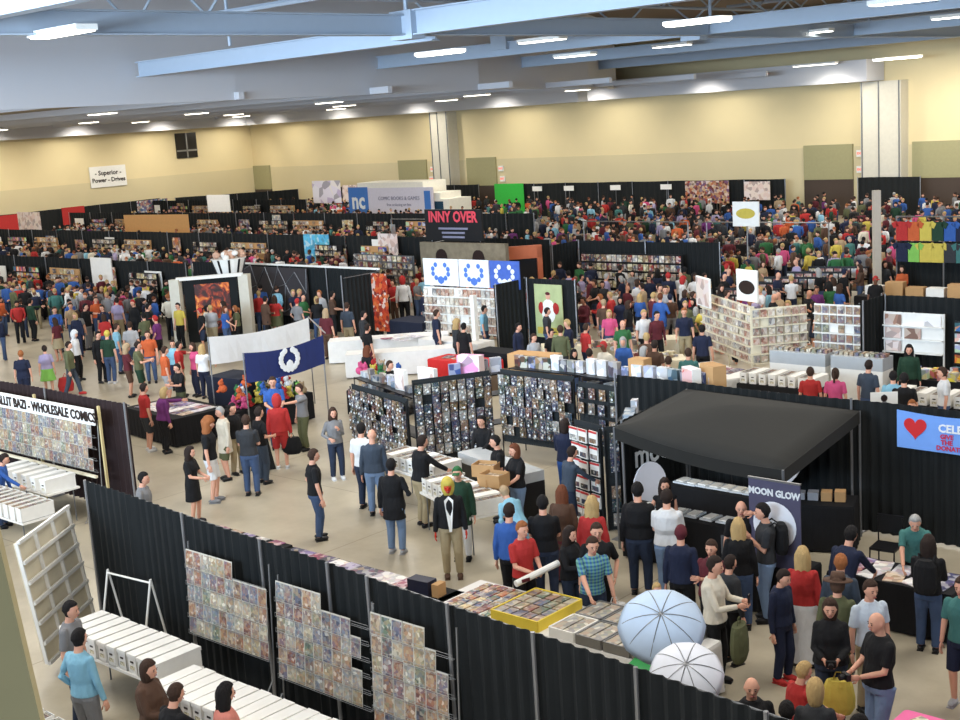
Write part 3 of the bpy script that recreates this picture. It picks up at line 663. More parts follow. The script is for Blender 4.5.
# ---------------------------------------------------------------- moon canopy booth
drape((-15.6,21.05),(-3.5,20.95),2.42,'black curtain behind the canopy booth and artist tables',poles=[0,5.2,7.6,10.4])
drape((-13.72,18.5),(-13.95,20.9),2.2,'short black side curtain under the left edge of the black canopy')
def canopy():
    o=thing('canopy_tent','black pop-up canopy tent over the jewellery booth','canopy',(0,0,0));K=mat('black_canopy_fabric',(35,35,33),.8,noise=.1)
    C=[(-13.45,18.0,2.25),(-9.65,17.15,2.2),(-10.15,20.75,2.3),(-13.75,20.8,2.35)];ap=Vector((-11.75,19.2,2.62));m=MB();n=10;vs=[];fs=[]
    for j in range(n+1):
        for i in range(n+1):
            u,v=i/n,j/n;p=(Vector(C[0])*(1-u)+Vector(C[1])*u)*(1-v)+(Vector(C[3])*(1-u)+Vector(C[2])*u)*v
            e=min(u,1-u,v,1-v)*2;p.z+=.30*e-.10*math.sin(PI*u)*(v<.01)-.0*e;vs.append(p)
    for j in range(n):
        for i in range(n): k=j*(n+1)+i;fs.append((k,k+1,k+n+2,k+n+1))
    t=m.add(vs,fs,K).obj('roof_cloth',o,smooth=True);s=t.modifiers.new('s','SOLIDIFY');s.thickness=.01
    for a,b in((0,1),(1,2),(2,3),(3,0)):
        A0=Vector(C[a]);B0=Vector(C[b]);q=MB();N=12;vs=[];fs=[]
        for i in range(N+1):
            p=A0.lerp(B0,i/N)+Vector((0,0,-.1*math.sin(PI*i/N)*(a==0)))
            vs+= [p,p-Vector((0,0,.22))]
        for i in range(N): fs.append((2*i,2*i+2,2*i+3,2*i+1))
        v=q.add(vs,fs,K).obj('valance',o);s=v.modifiers.new('s','SOLIDIFY');s.thickness=.008
    for c in C: MB().tube([(c[0],c[1],0),c],.022,GREYM,6).obj('pole',o)
canopy()
LET=mat('letter_white',(225,228,230),.5)
o=thing('booth_lettering','large white lettering on the side curtain under the canopy','lettering',(0,0,0));text(o,'letters','moon',.62,LET,frame(Vector((-13.66,19.6,1.42)),-.09),bold=.01,sx=.9)
o=thing('booth_lettering','large white lettering at the right of the curtain behind the canopy','lettering',(0,0,0));text(o,'letters','glow',.5,LET,frame(Vector((-11.35,20.88,1.9)),-PI/2),bold=.01)
def disc(c,r,ang,label,asp=1.0):
    o=thing('moon_backdrop',label,'backdrop',c,ang);m=MB();n=28
    m.rings([[Vector((x,r*math.cos(2*PI*i/n),r*asp*math.sin(2*PI*i/n)+r*asp)) for i in range(n)] for x in(0,.03)],mat('moon_white',(228,226,232),.6,noise=.1,nscale=2));link('disc',m.mesh('disc'),o)
    link('stand',MB().tube([(-.03,0,-c[2]),(-.03,0,r)],.015,GREYM,6).mesh('st'),o)
disc((-13.45,19.0,.35),.38,-.35,'tall white moon backdrop at the left inside the canopy booth',1.35)
disc((-11.8,20.55,.75),.72,-PI/2-.15,'round pale moon backdrop behind the banner stand')
table(-12.35,19.55,1.9,.6,'black-clothed table of white jewellery trays inside the canopy booth',cloth=SKIRT,h=.9)
table(-10.6,19.9,1.4,.7,'black-clothed side table of boxes right of the banner stand',cloth=SKIRT,h=.85,rz=.35)
table(-11.9,17.95,2.4,.6,'black-clothed front table of the canopy booth hidden by visitors',cloth=SKIRT,h=.9)
TR=MB().box((0,0,.02),(.24,.34,.03),CLEARP).box((0,0,.04),(.16,.24,.03),WHITE).mesh('tray')
grid_items(TR,'jewellery_tray','tray','jewellery tray, inner canopy table',-13.2,-11.5,19.35,19.75,.902,7,1,'jewellery trays',jit=.01)
grid_items(TR,'jewellery_tray','tray','jewellery tray, front canopy table',-12.9,-11.0,17.8,18.1,.902,6,1,'jewellery trays',jit=.01)
for i in range(5):
    o=thing('gift_box','small %s box on the side table right of the banner, %s from the left'%('grey' if i<3 else 'tan',ORD[i]),'box',(-11.05+.22*i,19.75+.07*i,.86),.4);link('carton',MB().box((0,0,.05+.01*i),(.18,.2,.1+.02*i),mat('grey_box',(150,150,155),.6) if i<3 else CARD).mesh('c'),o)
def lamp_(x,y,z,l):
    o=thing('display_lamp',l,'lamp',(x,y,z));q=MB().tube([(0,0,0),(0,0,.02)],.06,BLACKP,10).tube([(0,0,.02),(0,-.03,.3)],.008,BLACKP,6);q.obj('stand',o);MB().ell((0,-.04,.33),(.035,.035,.035),mat('warm_bulb',(255,220,170),.4,em=12),8,6).obj('bulb',o)
for x,l in((-12.15,'left'),(-11.75,'middle'),(-11.4,'right')): lamp_(x,19.75,.902,'small glowing lamp before the moon backdrop, '+l)
# banner stand
bc=Vector((-9.62,16.82,0));o=thing('banner_stand','dark retractable banner stand with a white moon disc','banner',bc,-PI/2-.02)
Mb=Matrix.Identity(4)
BN=mat('banner_slate',(78,76,98),.6);link('panel',MB().box((0,0,1.08),(.02,.88,2.05),BN).mesh('panel'),o);link('base',MB().box((0,0,.04),(.22,.9,.08),METAL).mesh('base'),o);link('top_bar',MB().box((0,0,2.12),(.03,.9,.03),METAL).mesh('tb'),o)
m=MB();m.rings([[Vector((x,.37*math.cos(2*PI*i/28),.37*math.sin(2*PI*i/28)+1.42)) for i in range(28)] for x in(.012,.016)],mat('moon_print',(238,240,246),.5));link('moon_disc',m.mesh('d'),o)
text(o,'banner_text','MOON GLOW',.145,LET,Matrix.Translation((.013,0,1.92))@Matrix.Rotation(PI/2,4,'Z')@Matrix.Rotation(PI/2,4,'X'),bold=.006,sx=.92)
# artist tables
table(-7.95,17.5,1.9,.85,'black-clothed artist table with white papers in front of the older artist',cloth=SKIRT)
grid_items(PR,'paper_sheet','paper','paper sheet on the artist table',-8.8,-7.1,17.15,17.85,.752,5,2,'papers on the artist table',rz=.3)
table(-9.6,17.0,.9,.7,'small black table with a white display board left of the artist table',cloth=SKIRT)
o=thing('display_board','tilted white display board on the small black table','board',(-9.75,17.05,.755),heading((-9.7,17),-35));link('board',MB().box((0,0,.32),(.03,.5,.64),WHITE,M=Matrix.Rotation(-.25,3,'Y')).mesh('b'),o)
def chair(x,y,a,label,m=BLACKP):
    o=thing('folding_chair',label,'chair',(x,y,0),a);MB().box((0,0,.45),(.42,.42,.04),m).obj('seat',o);MB().box((-.22,0,.78),(.03,.44,.3),m).obj('backrest',o)
    for sx,sy,t in((-.2,-.2,.9),(-.2,.2,.9),(.2,-.2,.45),(.2,.2,.45)): MB().tube([(sx*1.1,sy,0),(sx,sy,t)],.013,m,6).obj('leg',o)
chair(-9.0,19.3,-PI/2+.1,'black folding chair against the black curtain behind the artist table');chair(-10.55,17.1,-1.2,'black folding chair behind the backpack visitor',GREYM)
o=thing('hanging_banner','light blue banner with a red heart hung on the black curtain','banner',(0,0,0));m=MB();n=10;vs=[];y=20.84
for i in range(n+1):
    x=-9.5+1.75*i/n;sg=-.05*math.sin(PI*i/n)
    vs+=[(x,y,2.38+sg),(x,y,1.72-.02*i/n),(x,y-.015,2.38+sg),(x,y-.015,1.72-.02*i/n)]
fs=[]
for i in range(n): k=4*i;fs+=[(k,k+1,k+5,k+4),(k+2,k+6,k+7,k+3)]
link('banner_cloth',m.add(vs,fs,mat('banner_blue',(112,156,226),.7)).mesh('b'),o)
H=[(16*math.sin(t)**3,13*math.cos(t)-5*math.cos(2*t)-2*math.cos(3*t)-math.cos(4*t)) for t in[2*PI*i/40 for i in range(40)]]
link('heart',MB().rings([[Vector((-9.17+a*.0125,y-.02-dz,2.1+b*.013)) for a,b in H] for dz in(0,.008)],mat('heart_red',(196,40,44),.5)).mesh('h'),o)
text(o,'banner_text','CELEBRATE',.19,LET,frame(Vector((-8.28,y-.025,2.13)),-PI/2),bold=.006);RD=mat('text_red',(190,50,80),.5)
for i,s in enumerate(('GIVE','THE','DONATION')): text(o,'banner_text',s,.11,RD,frame(Vector((-8.62 if i<2 else -8.5,y-.025,1.99-.1*i)),-PI/2),bold=.004)
# ---------------------------------------------------------------- toy booth in the middle
TCM=MB().box((0,0,-.12),(.172,.010,.245),TOY).box((0,-.022,-.15),(.10,.035,.12),TOY).ell((.01,-.045,-.17),(.028,.014,.03),CLEARP,6,4).mesh('toy_package')
NT=[0]
def peg_wall(a,b,z0,z1,label,nx,nz,fill=.93,me=TCM):
    a=Vector((*a,0));b=Vector((*b,0));d=b-a;L=d.length;ang=math.atan2(d.y,d.x);o=thing('grid_wall','black wire grid wall of toys '+label,'rack',a,ang);m=MB();cc=a+d/2;obst(cc.x,cc.y,L,.3,ang)
    for x in(0,L): MB().tube([(x,0,0),(x,0,z1+.05)],.016,BLACKP,6).obj('upright',o)
    k=int(L/.15)
    for i in range(1,k): m.tube([(L*i/k,0,z0-.1),(L*i/k,0,z1)],.004,BLACKP,4)
    g=m;g.box((L/2,.05,(z0+z1)/2-.05),(L,.02,z1-z0+.3),mat('black_backing_panel',(38,42,44),.9,noise=.3))
    for j in range(int((z1-z0)/.15)+2): g.tube([(0,0,z0-.1+.15*j),(L,0,z0-.1+.15*j)],.004,BLACKP,4)
    g.obj('wire_grid',o);nn=Vector((d.y,-d.x,0)).normalized();d.normalize()
    for j in range(nz):
        for i in range(nx):
            if R.random()>fill: continue
            NT[0]+=1;p=a+d*(L*(i+.5)/nx)+nn*R.uniform(.03,.10);t=thing('toy_package','carded toy, %s from left, %s row down, %s'%(ORD[i],ORD[j],label),'toy',(p.x,p.y,z1-(z1-z0)*j/nz),ang+R.uniform(-.06,.06),'carded toys on the grid walls',me)
peg_wall((-23.0,20.35),(-20.5,19.75),.45,1.6,'at the left end of the toy booth',14,6)
peg_wall((-20.4,19.9),(-19.5,21.5),.35,2.0,'at the inner left of the toy booth',9,7)
peg_wall((-19.4,21.7),(-17.3,21.75),.6,2.0,'at the back left of the toy booth',11,6)
peg_wall((-17.2,21.75),(-15.4,21.6),.6,1.9,'at the back right of the toy booth',6,4,.9)
WP=MB().box((0,0,-.14),(.25,.03,.26),WHITE).box((0,-.018,-.2),(.2,.01,.09),art('toy_stripe','object',TOYC,scale=20)).box((0,-.017,-.03),(.25,.012,.04),mat('red_print',(190,60,60),.5)).mesh('white_package')
peg_wall((-15.15,18.95),(-14.35,18.75),.05,1.9,'of white packages facing the aisle',3,6,1,WP)
peg_wall((-14.2,18.7),(-13.98,18.95),.1,1.9,'on the narrow end beside the canopy',1,7)
def shelf(a,b,dep,zs,label,m=BLACKP):
    a=Vector((*a,0));b=Vector((*b,0));d=b-a;L=d.length;ang=math.atan2(d.y,d.x);o=thing('shelving_unit',label,'shelf',a,ang);cc=a+d/2;obst(cc.x,cc.y,L,dep*2,ang)
    for z in zs: MB().box((L/2,dep/2,z),(L,dep,.03),m).obj('shelf_board',o)
    for x in(0,L):
        for y in(0,dep): MB().tube([(x,y,0),(x,y,max(zs)+.02)],.014,m,6).obj('upright',o)
    return a,d.normalized(),L,ang
BX=[MB().box((0,0,.13),(.2,.12,.26),art('boxed_toy','object',TOYC+[(230,230,235),(200,205,220),(150,160,200)],scale=8)).mesh('b1'),MB().box((0,0,.17),(.26,.14,.34),art('boxed_toy_large','object',[(70,90,150),(225,228,235),(200,205,220),(90,80,90),(60,100,110),(230,230,230)],scale=6,mixw=.35)).mesh('b2'),MB().box((0,0,.07),(.3,.2,.14),art('flat_toy_box','object',[(120,140,160),(90,100,110),(160,150,140),(60,60,70),(190,195,200)],scale=8,mixw=.4)).mesh('b3')]
def fill_shelf(S,dep,z,n,kinds,lab,grp='boxed toys in the toy booth'):
    a,d,L,ang=S;nn=Vector((-d.y,d.x,0))
    for i in range(n):
        p=a+d*(L*(i+.5)/n)+nn*(dep*.5+R.uniform(-.04,.04));k=R.choice(kinds)
        thing('toy_box','%s boxed toy, %s from left %s'%(('small','tall','flat')[k],ORD[min(i,25)],lab),'toy box',(p.x,p.y,z),ang+R.uniform(-.12,.12),grp,BX[k])
S=shelf((-24.4,21.75),(-20.6,20.45),.5,(.5,1.1,1.45),'long black shelf of boxed toys at the left of the toy booth');fill_shelf(S,.5,1.47,11,(2,2,0),'on top of the left shelf');fill_shelf(S,.5,1.12,11,(2,0),'on the middle board of the left shelf')
S=shelf((-20.55,21.3),(-19.95,22.6),.45,(.6,1.3,1.8),'short black shelf behind the left grid wall');fill_shelf(S,.45,1.82,4,(1,),'on top of the short shelf')
S=shelf((-19.4,22.05),(-17.4,22.1),.45,(.6,1.2,2.05),'black shelf of tall boxed figures at the back of the toy booth');fill_shelf(S,.45,2.07,9,(0,1,0),'on top of the back shelf')
S=shelf((-17.35,22.05),(-13.75,21.75),.5,(.5,.95,1.35,1.75,2.05),'black shelf of white and blue boxes at the back right of the toy booth')
for z,l in((.97,'second board'),(1.37,'third board'),(1.77,'fourth board')): fill_shelf(S,.5,z,8,(2,),'on the %s of the back right shelf'%l)
fill_shelf(S,.5,2.07,11,(1,0,1),'on top of the back right shelf')
S=shelf((-14.75,20.1),(-14.3,19.2),.45,(.5,1.0,1.5,1.95),'narrow black shelf between the white packages and the canopy');
for z,l in((1.02,'second board'),(1.52,'third board'),(1.97,'top')): fill_shelf(S,.45,z,3,(0,2),'on the %s of the narrow shelf'%l)
def bigbox(x,y,z,sx,sy,sz,rz,m,label,face=None):
    o=thing('carton',label,'box',(x,y,z),rz);link('carton_body',MB().box((0,0,sz/2),(sx,sy,sz),m).mesh('c'),o)
    if face: link('printed_face',MB().box((0,-sy/2-.004,sz/2),(sx*.92,.006,sz*.9),face).mesh('f'),o)
    return o
PINKP=art('pink_print','island',[(222,110,190),(240,200,220),(190,60,150)],scale=5);PALE=art('pale_print','island',[(235,232,232),(225,200,190),(160,120,100)],scale=4,mixw=.4)
c=A(708-288,372,1.9)
bigbox(-22.1,21.2,1.47,.42,.12,.5,-.2,WHITE,'tall white toy box with a reddish picture standing on the left shelf',PALE);bigbox(-21.45,21.45,1.5,.6,.12,.52,-.1,WHITE,'wide white toy box beside the pink one',PALE)
bigbox(-20.45,21.9,1.82,.6,.25,.5,.2,PINKP,'bright pink toy box on the short shelf');bigbox(-19.2,22.75,1.55,1.2,.5,.75,.1,CARD,'big open cardboard box behind the pink toy box')
bigbox(-15.9,22.3,2.07,.4,.3,.45,0,CARD,'small cardboard box on the back right shelf');bigbox(-14.35,21.9,2.07,.45,.2,.45,-.5,WHITE,'white box with a red logo near the canopy corner',art('red_white','island',[(235,235,235),(215,60,60),(235,235,235)],scale=4));bigbox(-14.0,22.15,2.07,.55,.3,.5,-.5,CARD,'cardboard box behind the white and red box')
# box counters in front of the toy booth
for k,(x,y,rz,n) in enumerate(((-18.55,18.15,-.15,8),(-16.25,16.95,-.35,9))):
    table(x,y,n*.24,.8,'table under white comic boxes at the front of the toy booth, %s part'%('left','right')[k],rz)
    for i in range(n):
        s=(i-(n-1)/2)*.24;lbox(x+s*math.cos(rz),y+s*math.sin(rz),.755,rz,'white comic box, %s front table of the toy booth, %s from left'%(('left','right')[k],ORD[i]),i%3!=1,'comic boxes at the toy booth')
obst(-16.9,18.75,2.4,.6,-.3);o=thing('glass_case','low glass display case behind the front boxes of the toy booth','case',(-16.9,18.75,0),-.3);link('case_body',MB().box((0,0,.4),(2.4,.55,.8),BLACKP).mesh('c'),o);link('glass_top',MB().box((0,0,.9),(2.4,.55,.2),mat('case_glass',(175,180,184),.25,spec=.6)).mesh('g'),o)
# ---------------------------------------------------------------- dealer tables left of centre
table(-28.8,19.3,2.6,1.6,'black-clothed table of comics where the person in purple leans',cloth=SKIRT,rz=-.1)
grid_items(PR,'comic_stack','comics','flat comics beside the purple jacket',-29.9,-27.7,18.75,19.85,.752,7,3,'comics on the black table')
o=thing('draped_cube','tall dark draped display cube beside the comic table','stand',(-28.3,21.0,0),.1);link('drape_cloth',MB().box((0,0,.68),(1.3,1.0,1.36),mat('navy_drape',(26,30,44),.9,noise=.2)).mesh('d'),o)
for p0,p1,m_,l,nm in(((-28.4,20.3),(-28.2,23.6),WCLOTH,'long white cloth banner along the back of the plush booth','w'),((-25.95,19.55),(-26.0,22.2),mat('navy_banner',(36,48,100),.7),'dark blue cloth banner with a white emblem on the plush booth','n')):
    o=thing('cloth_banner',l,'banner',(0,0,0));m=MB();n=12;vs=[];fs=[];zt,zb=(2.5,1.75) if nm=='w' else (2.38,1.62)
    for i in range(n+1):
        x=p0[0]+(p1[0]-p0[0])*i/n;y=p0[1]+(p1[1]-p0[1])*i/n;sg=-.12*math.sin(PI*i/n)
        for t in(0,.015): vs+=[(x+t,y,zt+sg),(x+t+.03*math.sin(i),y,zb+sg*.6)]
    for i in range(n): k=4*i;fs+=[(k,k+1,k+5,k+4),(k+2,k+6,k+7,k+3),(k,k+4,k+6,k+2)]
    link('banner_cloth',m.add(vs,fs,m_).mesh('b'),o)
    for p in(p0,p1): link('pole',MB().tube([(p[0]-.04,p[1],0),(p[0]-.04,p[1],zt)],.02,METAL,6).mesh('p'),o)
    if nm=='n':
        e=MB()
        for k in range(14):
            a=PI*.15+PI*1.7*k/13;e.ell((-25.92,20.95+.28*math.cos(a+PI/2+PI*.0),1.97+.26*math.sin(a+PI/2)),(.012,.085,.085),LET,8,5)
        e.ell((-25.92,20.95,1.82),(.012,.12,.14),LET,8,5);link('emblem',e.mesh('e'),o)
o=MB().tube([(-28.3,23.7,2.5),(-26.0,22.3,2.42)],.02,METAL,6).obj('cross_pole');o['label']='metal pole joining the white and blue cloth banners';o['category']='pole'
table(-27.2,21.0,.9,2.6,'table heaped with plush toys under the blue banner',cloth=SKIRT);table(-25.4,23.6,1.6,1.1,'table of bright goods right of the blue banner',cloth=SKIRT,h=.7)
PLM=[]
for c_ in('green','red','blue','white','orange','yellow','grey','pink','lime','tan'):
    m=MB();m.ell((0,0,.10),(.12,.10,.11),pc(c_),8,6);m.ell((.04,0,.25),(.08,.08,.08),pc(c_),8,6)
    for s in(1,-1): m.ell((.02,s*.07,.32),(.03,.02,.04),pc(c_),6,4);m.ell((.10,s*.08,.05),(.06,.04,.04),pc(c_),6,4)
    PLM.append((c_,m.mesh('plush')))
seen={}
for i in range(56):
    c_,me=R.choice(PLM);w=R.random()<.6
    x,y=(R.uniform(-27.55,-26.75),R.uniform(19.9,22.1)) if w else (R.uniform(-26.0,-24.8),R.uniform(23.2,24.0))
    q='the %s end of the table under the blue banner'%('near' if y<21 else 'far') if w else 'the table right of the blue banner'
    thing('plush_toy','%s plush toy heaped on %s'%(c_,q),'toy',(x,y,(.75 if w else .70)+R.choice((0,0,.22,.4))),R.uniform(-3,3),'%s plush toys on %s'%(c_,q),me)
# white tables centre-left
for i,(a,b,w,d,l) in enumerate(((-31.3,29.6,4.0,.8,'left'),(-29.0,28.0,3.6,.8,'front'))):
    table(a,b,w,d,'white table with papers left of the graded comic display, %s one'%l,cloth=WCLOTH,rz=.75)
grid_items(PR,'paper_sheet','paper','leaflet on the white tables left of centre',-31.2,-30.0,28.9,30.2,.752,3,2,'leaflets on white tables',rz=1)
table(-33.0,32.6,1.8,1.2,'dark blue clothed table behind the white tables',cloth=mat('navy_table_cloth',(28,34,52),.8))
# ---------------------------------------------------------------- graded comic display, centre
def rack_wall(a,b,z0,z1,rows,label,pw=.2,fill=1,base=WHITE,cov=COVERS,lean=.12):
    a=Vector((*a,0));b=Vector((*b,0));d=b-a;L=d.length;ang=math.atan2(d.y,d.x);o=thing('comic_display_rack',label,'rack',a,ang);cc=a+d/2;obst(cc.x,cc.y,L,.25,ang)
    m=MB()
    for x in(0,L/2,L): MB().box((x,.08,z1/2),(.04,.04,z1),base).obj('upright',o)
    s=MB();c=MB();ph=(z1-z0)/rows
    bp_=MB().box((L/2,.05,(z0+z1)/2),(L,.02,z1-z0),base).obj('back_panel',o)
    for r in range(rows):
        z=z0+ph*r;s.box((L/2,-.02,z),(L,.1,.03),base);n=int(L/pw)
        for i in range(n):
            if R.random()<fill: c.box((L*(i+.5)/n,-.01,z+.02+ph*.4),(pw*.88,.012,ph*.78),cov)
    s.obj('ledge',bp_);q=c.obj('comics',o);q['kind']='stuff';return o
WC=art('slab_covers','island',[(216,206,190),(190,170,150),(170,120,100),(200,190,170),(150,150,150),(230,225,215),(140,120,110)],scale=12,mixw=.45)
rack_wall((-32.0,32.1),(-28.0,32.3),.5,2.05,5,'white display of graded comics under the blue and white posters',cov=WC,fill=.96)
for i,(x0,x1,m_,l) in enumerate(((-32.0,-30.35,mat('poster_white',(232,236,244),.5),'left'),(-30.3,-28.95,mat('poster_white',(232,236,244),.5),'middle'),(-28.9,-27.6,mat('poster_blue',(70,100,180),.5,noise=.3),'right'))):
    o=thing('poster','%s poster above the graded comics, %s one'%('white' if i<2 else 'blue',l),'poster',((x0+x1)/2,32.2,2.1));link('print',MB().box((0,0,.47),(x1-x0,.04,.93),m_).mesh('p'),o)
    m=MB()
    for k in range(9):
        a=PI*.2+PI*1.6*k/8;m.ell((.38*math.cos(a-PI/2+PI),-.03,.5+.28*math.sin(a-PI/2+PI)),(.09,.01,.09),mat('blue_ink',(80,120,200),.5) if i<2 else LET,8,5)
    m.ell((0,-.03,.2),(.16,.01,.14),mat('blue_ink',(80,120,200),.5) if i<2 else LET,8,5);link('emblem',m.mesh('e'),o)
o=MB().box((-27.9,30.2,1.1),(.16,.16,2.2),WHITE).obj('white_post');o['label']='white upright post in front of the graded comic display';o['category']='post'
table(-28.6,30.0,2.6,.8,'white table before the graded comic display',cloth=WCLOTH);table(-26.0,27.6,2.2,.9,'table with a red cloth edge behind the toy booth',cloth=mat('red_cloth',(200,40,40),.7));table(-25.9,29.1,1.6,.8,'black-clothed table with a white sheet beside the vest wearer',cloth=SKIRT)
grid_items(PR,'paper_sheet','paper','paper sheet on the table with the red cloth',-26.9,-25.2,27.3,27.9,.752,4,1,'papers behind the toy booth',rz=.4)
o=thing('tall_table_panel','brown folded panel barrier behind the toy booth','panel',(-23.6,27.2,0),.12);link('panel',MB().box((0,0,.35),(3.2,.12,.7),mat('brown_board',(92,74,56),.7)).box((1.6,.75,.35),(.1,1.6,.7),mat('brown_board',(92,74,56),.7)).mesh('p'),o)
# player poster booth
drape((-27.7,32.6),(-25.6,32.6),2.42,'black curtain behind the tall ball player poster');drape((-27.7,31.0),(-27.65,32.5),2.42,'black side curtain left of the tall ball player poster')
o=thing('poster','tall poster of a ball player in a white and red shirt','poster',(-26.65,32.45,.55));link('print',MB().box((0,0,.85),(1.15,.03,1.75),mat('poster_field',(176,186,136),.5,noise=.25,nscale=3)).mesh('p'),o)
m=MB();m.ell((0,-.03,.85),(.3,.02,.4),WHITE,12,8).ell((.3,-.03,.95),(.14,.02,.2),pc('red'),10,6).ell((-.3,-.03,.95),(.12,.02,.2),pc('red'),10,6).ell((0,-.03,1.35),(.1,.02,.13),SKIN,10,6).ell((0,-.04,1.43),(.1,.02,.06),pc('maroon'),8,5).box((0,-.02,.2),(1.0,.015,.22),pc('yellow'));link('player_figure',m.mesh('f'),o)
# right comic racks
rack_wall((-20.9,32.6),(-18.1,30.6),.7,2.25,7,'long left wing of the comic rack in the right half',cov=WC,base=CREAM,fill=.95)
rack_wall((-18.0,30.5),(-17.0,31.7),.7,2.2,6,'short middle wing of the comic rack in the right half',cov=WC,base=CREAM,fill=.95)
rack_wall((-16.9,31.9),(-15.3,31.9),.9,2.2,5,'right wing of the comic rack beside the black curtain',base=WHITE,fill=.85)
bigbox(-20.2,31.6,2.0,1.0,.05,.85,-.62,WHITE,'white price sign on top of the left rack wing',PALE)
o=thing('top_sign','tilted white sign with a black oval on the comic racks','sign',(-19.0,32.0,2.1),-.3);link('panel',MB().box((0,0,.5),(.85,.05,.9),WHITE).mesh('p'),o);m=MB();m.rings([[Vector((.33*math.cos(2*PI*i/20),y,.45+.2*math.sin(2*PI*i/20))) for i in range(20)] for y in(-.035,-.03)],DARK);link('oval',m.mesh('o'),o)
table(-18.3,29.2,2.4,.9,'white table of pinkish papers before the left rack wing',cloth=WCLOTH,rz=-.55);grid_items(PR,'art_print','print','flat print on the table before the left rack wing',-18.9,-17.7,28.9,29.5,.752,4,2,'prints in front of the right racks')
table(-15.9,28.4,2.2,.8,'table under white comic boxes behind the canopy',cloth=SKIRT)
for i in range(8): lbox(-16.85+.27*i,28.4,.755,0,'white comic box behind the canopy tent, %s from left'%ORD[i],i%2==0,'comic boxes behind the canopy')
table(-11.6,28.0,2.2,.8,'table under white comic boxes at the right edge behind the curtain',cloth=SKIRT)
for i in range(8): lbox(-12.55+.27*i,28.0,.755,0,'white comic box at the right edge, %s from left'%ORD[i],i%2==1,'comic boxes at the right edge')
for x,w,l in((-16.4,1.6,'left'),(-14.75,1.4,'right')):
    o=thing('glass_case','white framed glass case of collectibles beside the comic boxes, %s one'%l,'case',(x,30.3,0));link('case_base',MB().box((0,0,.45),(w,.6,.9),WHITE).mesh('b'),o);link('glass',MB().box((0,0,1.06),(w,.6,.32),mat('case_glass',(205,210,214),.12,spec=.6)).mesh('g'),o)
    m=MB()
    for i in range(10): m.box((-w/2+w*(i+.5)/10,0,1.26),(w/10*.7,.3,.08),COVERS)
    q=m.obj('collectibles',o);q['kind']='stuff'
drape((-15.2,32.5),(-8.5,32.5),2.42,'black curtain of the booths behind the right comic racks');drape((-15.2,31.2),(-15.15,32.4),2.42,'short black side curtain right of the comic racks')
rack_wall((-15.0,32.1),(-13.4,32.1),1.0,2.05,3,'white poster board hung on the black curtain at the right',base=WHITE,fill=.7,pw=.5,cov=PALE)
rack_wall((-13.1,32.1),(-11.0,32.1),.8,1.9,4,'dark shelf of bright goods at the right edge',base=BLACKP,pw=.3,cov=BRIGHT)
table(-12.4,30.6,2.9,.8,'table of orange and purple goods before the right poster board',cloth=SKIRT);scatter('boxed_goods','mixed small boxed goods on the table before the right poster board','goods',-13.7,-11.1,30.3,30.9,.75,50,(.12,.3),(.1,.25),(.05,.25),BRIGHT)
o=thing('figure_card','white card with a printed dark figure near the heart banner','card',A(884,398,1.5)-Vector((0,0,.5)),heading(A(884,398),10));link('panel',MB().box((0,0,.25),(.03,.55,.75),WHITE).mesh('p'),o);m=MB();m.ell((.02,0,.5),(.01,.07,.08),DARK,8,5).ell((.02,0,.25),(.01,.13,.2),GREYM,8,5);link('printed_figure',m.mesh('q'),o)
link('leg',MB().box((0,0,-.55),(.03,.05,.9),GREYM).mesh('l'),o)
# ---- row at y=42.7
drape((-33.4,42.8),(-26.6,42.9),2.42,'black curtain behind the shelves of boxed figures in mid hall');drape((-33.4,41),(-33.35,42.7),2.42,'side curtain left of the shelves of boxed figures')
rack_wall((-32.8,42.2),(-28.0,42.3),.6,2.0,4,'dark shelving of boxed figures in mid hall',base=BLACKP,cov=MERCH,pw=.25)
for i,(x,y,w,l) in enumerate(((-30.3,39.8,3.6,'white-clothed table before the shelves of boxed figures'),(-30.4,35.9,3,'low white display table left of the seated crowd'),(-23.6,31.6,4.2,'long table of goods where young men browse'),(-21.0,29.6,2.4,'table of goods where people in teal browse'))):
    table(x,y,w,.9,l,cloth=WCLOTH if i<2 else CREAM,rz=(0,0,.75,.75)[i])
    scatter('small_goods','small goods spread on the '+l,'goods',x-w*.3,x+w*.3,y-w*(0.1,.1,.3,.3)[i],y+w*(0.1,.1,.3,.3)[i],.755,50,(.1,.3),(.1,.3),(.03,.15),MERCH,rz=3)
# crackle backdrop booth and row to the left
drape((-46.2,32.6),(-34.6,32.5),2.5,'long black curtain behind the crackle pattern backdrop')
o=thing('backdrop_rail','white rail along the top of the long black curtain','rail',(-44.3,32.42,2.55));link('rail',MB().box((4.9,0,0),(9.8,.06,.07),WHITE).mesh('r'),o)
o=thing('patterned_backdrop','dark backdrop panel with white crackle lines','backdrop',(-42.9,32.35,.6));link('panel',MB().box((2.2,0,.9),(4.4,.04,1.9),mat('dark_panel',(58,54,56),.7)).mesh('p'),o);m=MB();G=[(0,0),(.6,.9),(0,1.5),(1.0,1.9),(1.3,1.1),(1.9,1.85),(2.3,1.0),(1.7,.2),(2.9,.1),(3.1,1.2),(2.7,1.85),(3.7,1.7),(4.3,.9),(3.6,.4),(4.4,0),(.9,.1),(4.4,1.85)]
E_=[(0,1),(1,2),(2,3),(1,4),(4,3),(4,5),(4,7),(7,6),(6,5),(6,9),(9,10),(9,8),(9,11),(11,12),(12,13),(13,14),(13,9),(1,15),(15,7),(7,8),(12,16),(6,10),(15,4),(13,8)]
for a,b in E_: m.tube([(G[a][0],-.03,G[a][1]),(G[b][0],-.03,G[b][1])],.022,GREYM,4)
link('crackle_lines',m.mesh('c'),o)
drape((-34.55,32.4),(-34.5,30.6),2.5,'short black side curtain beside the orange panel')
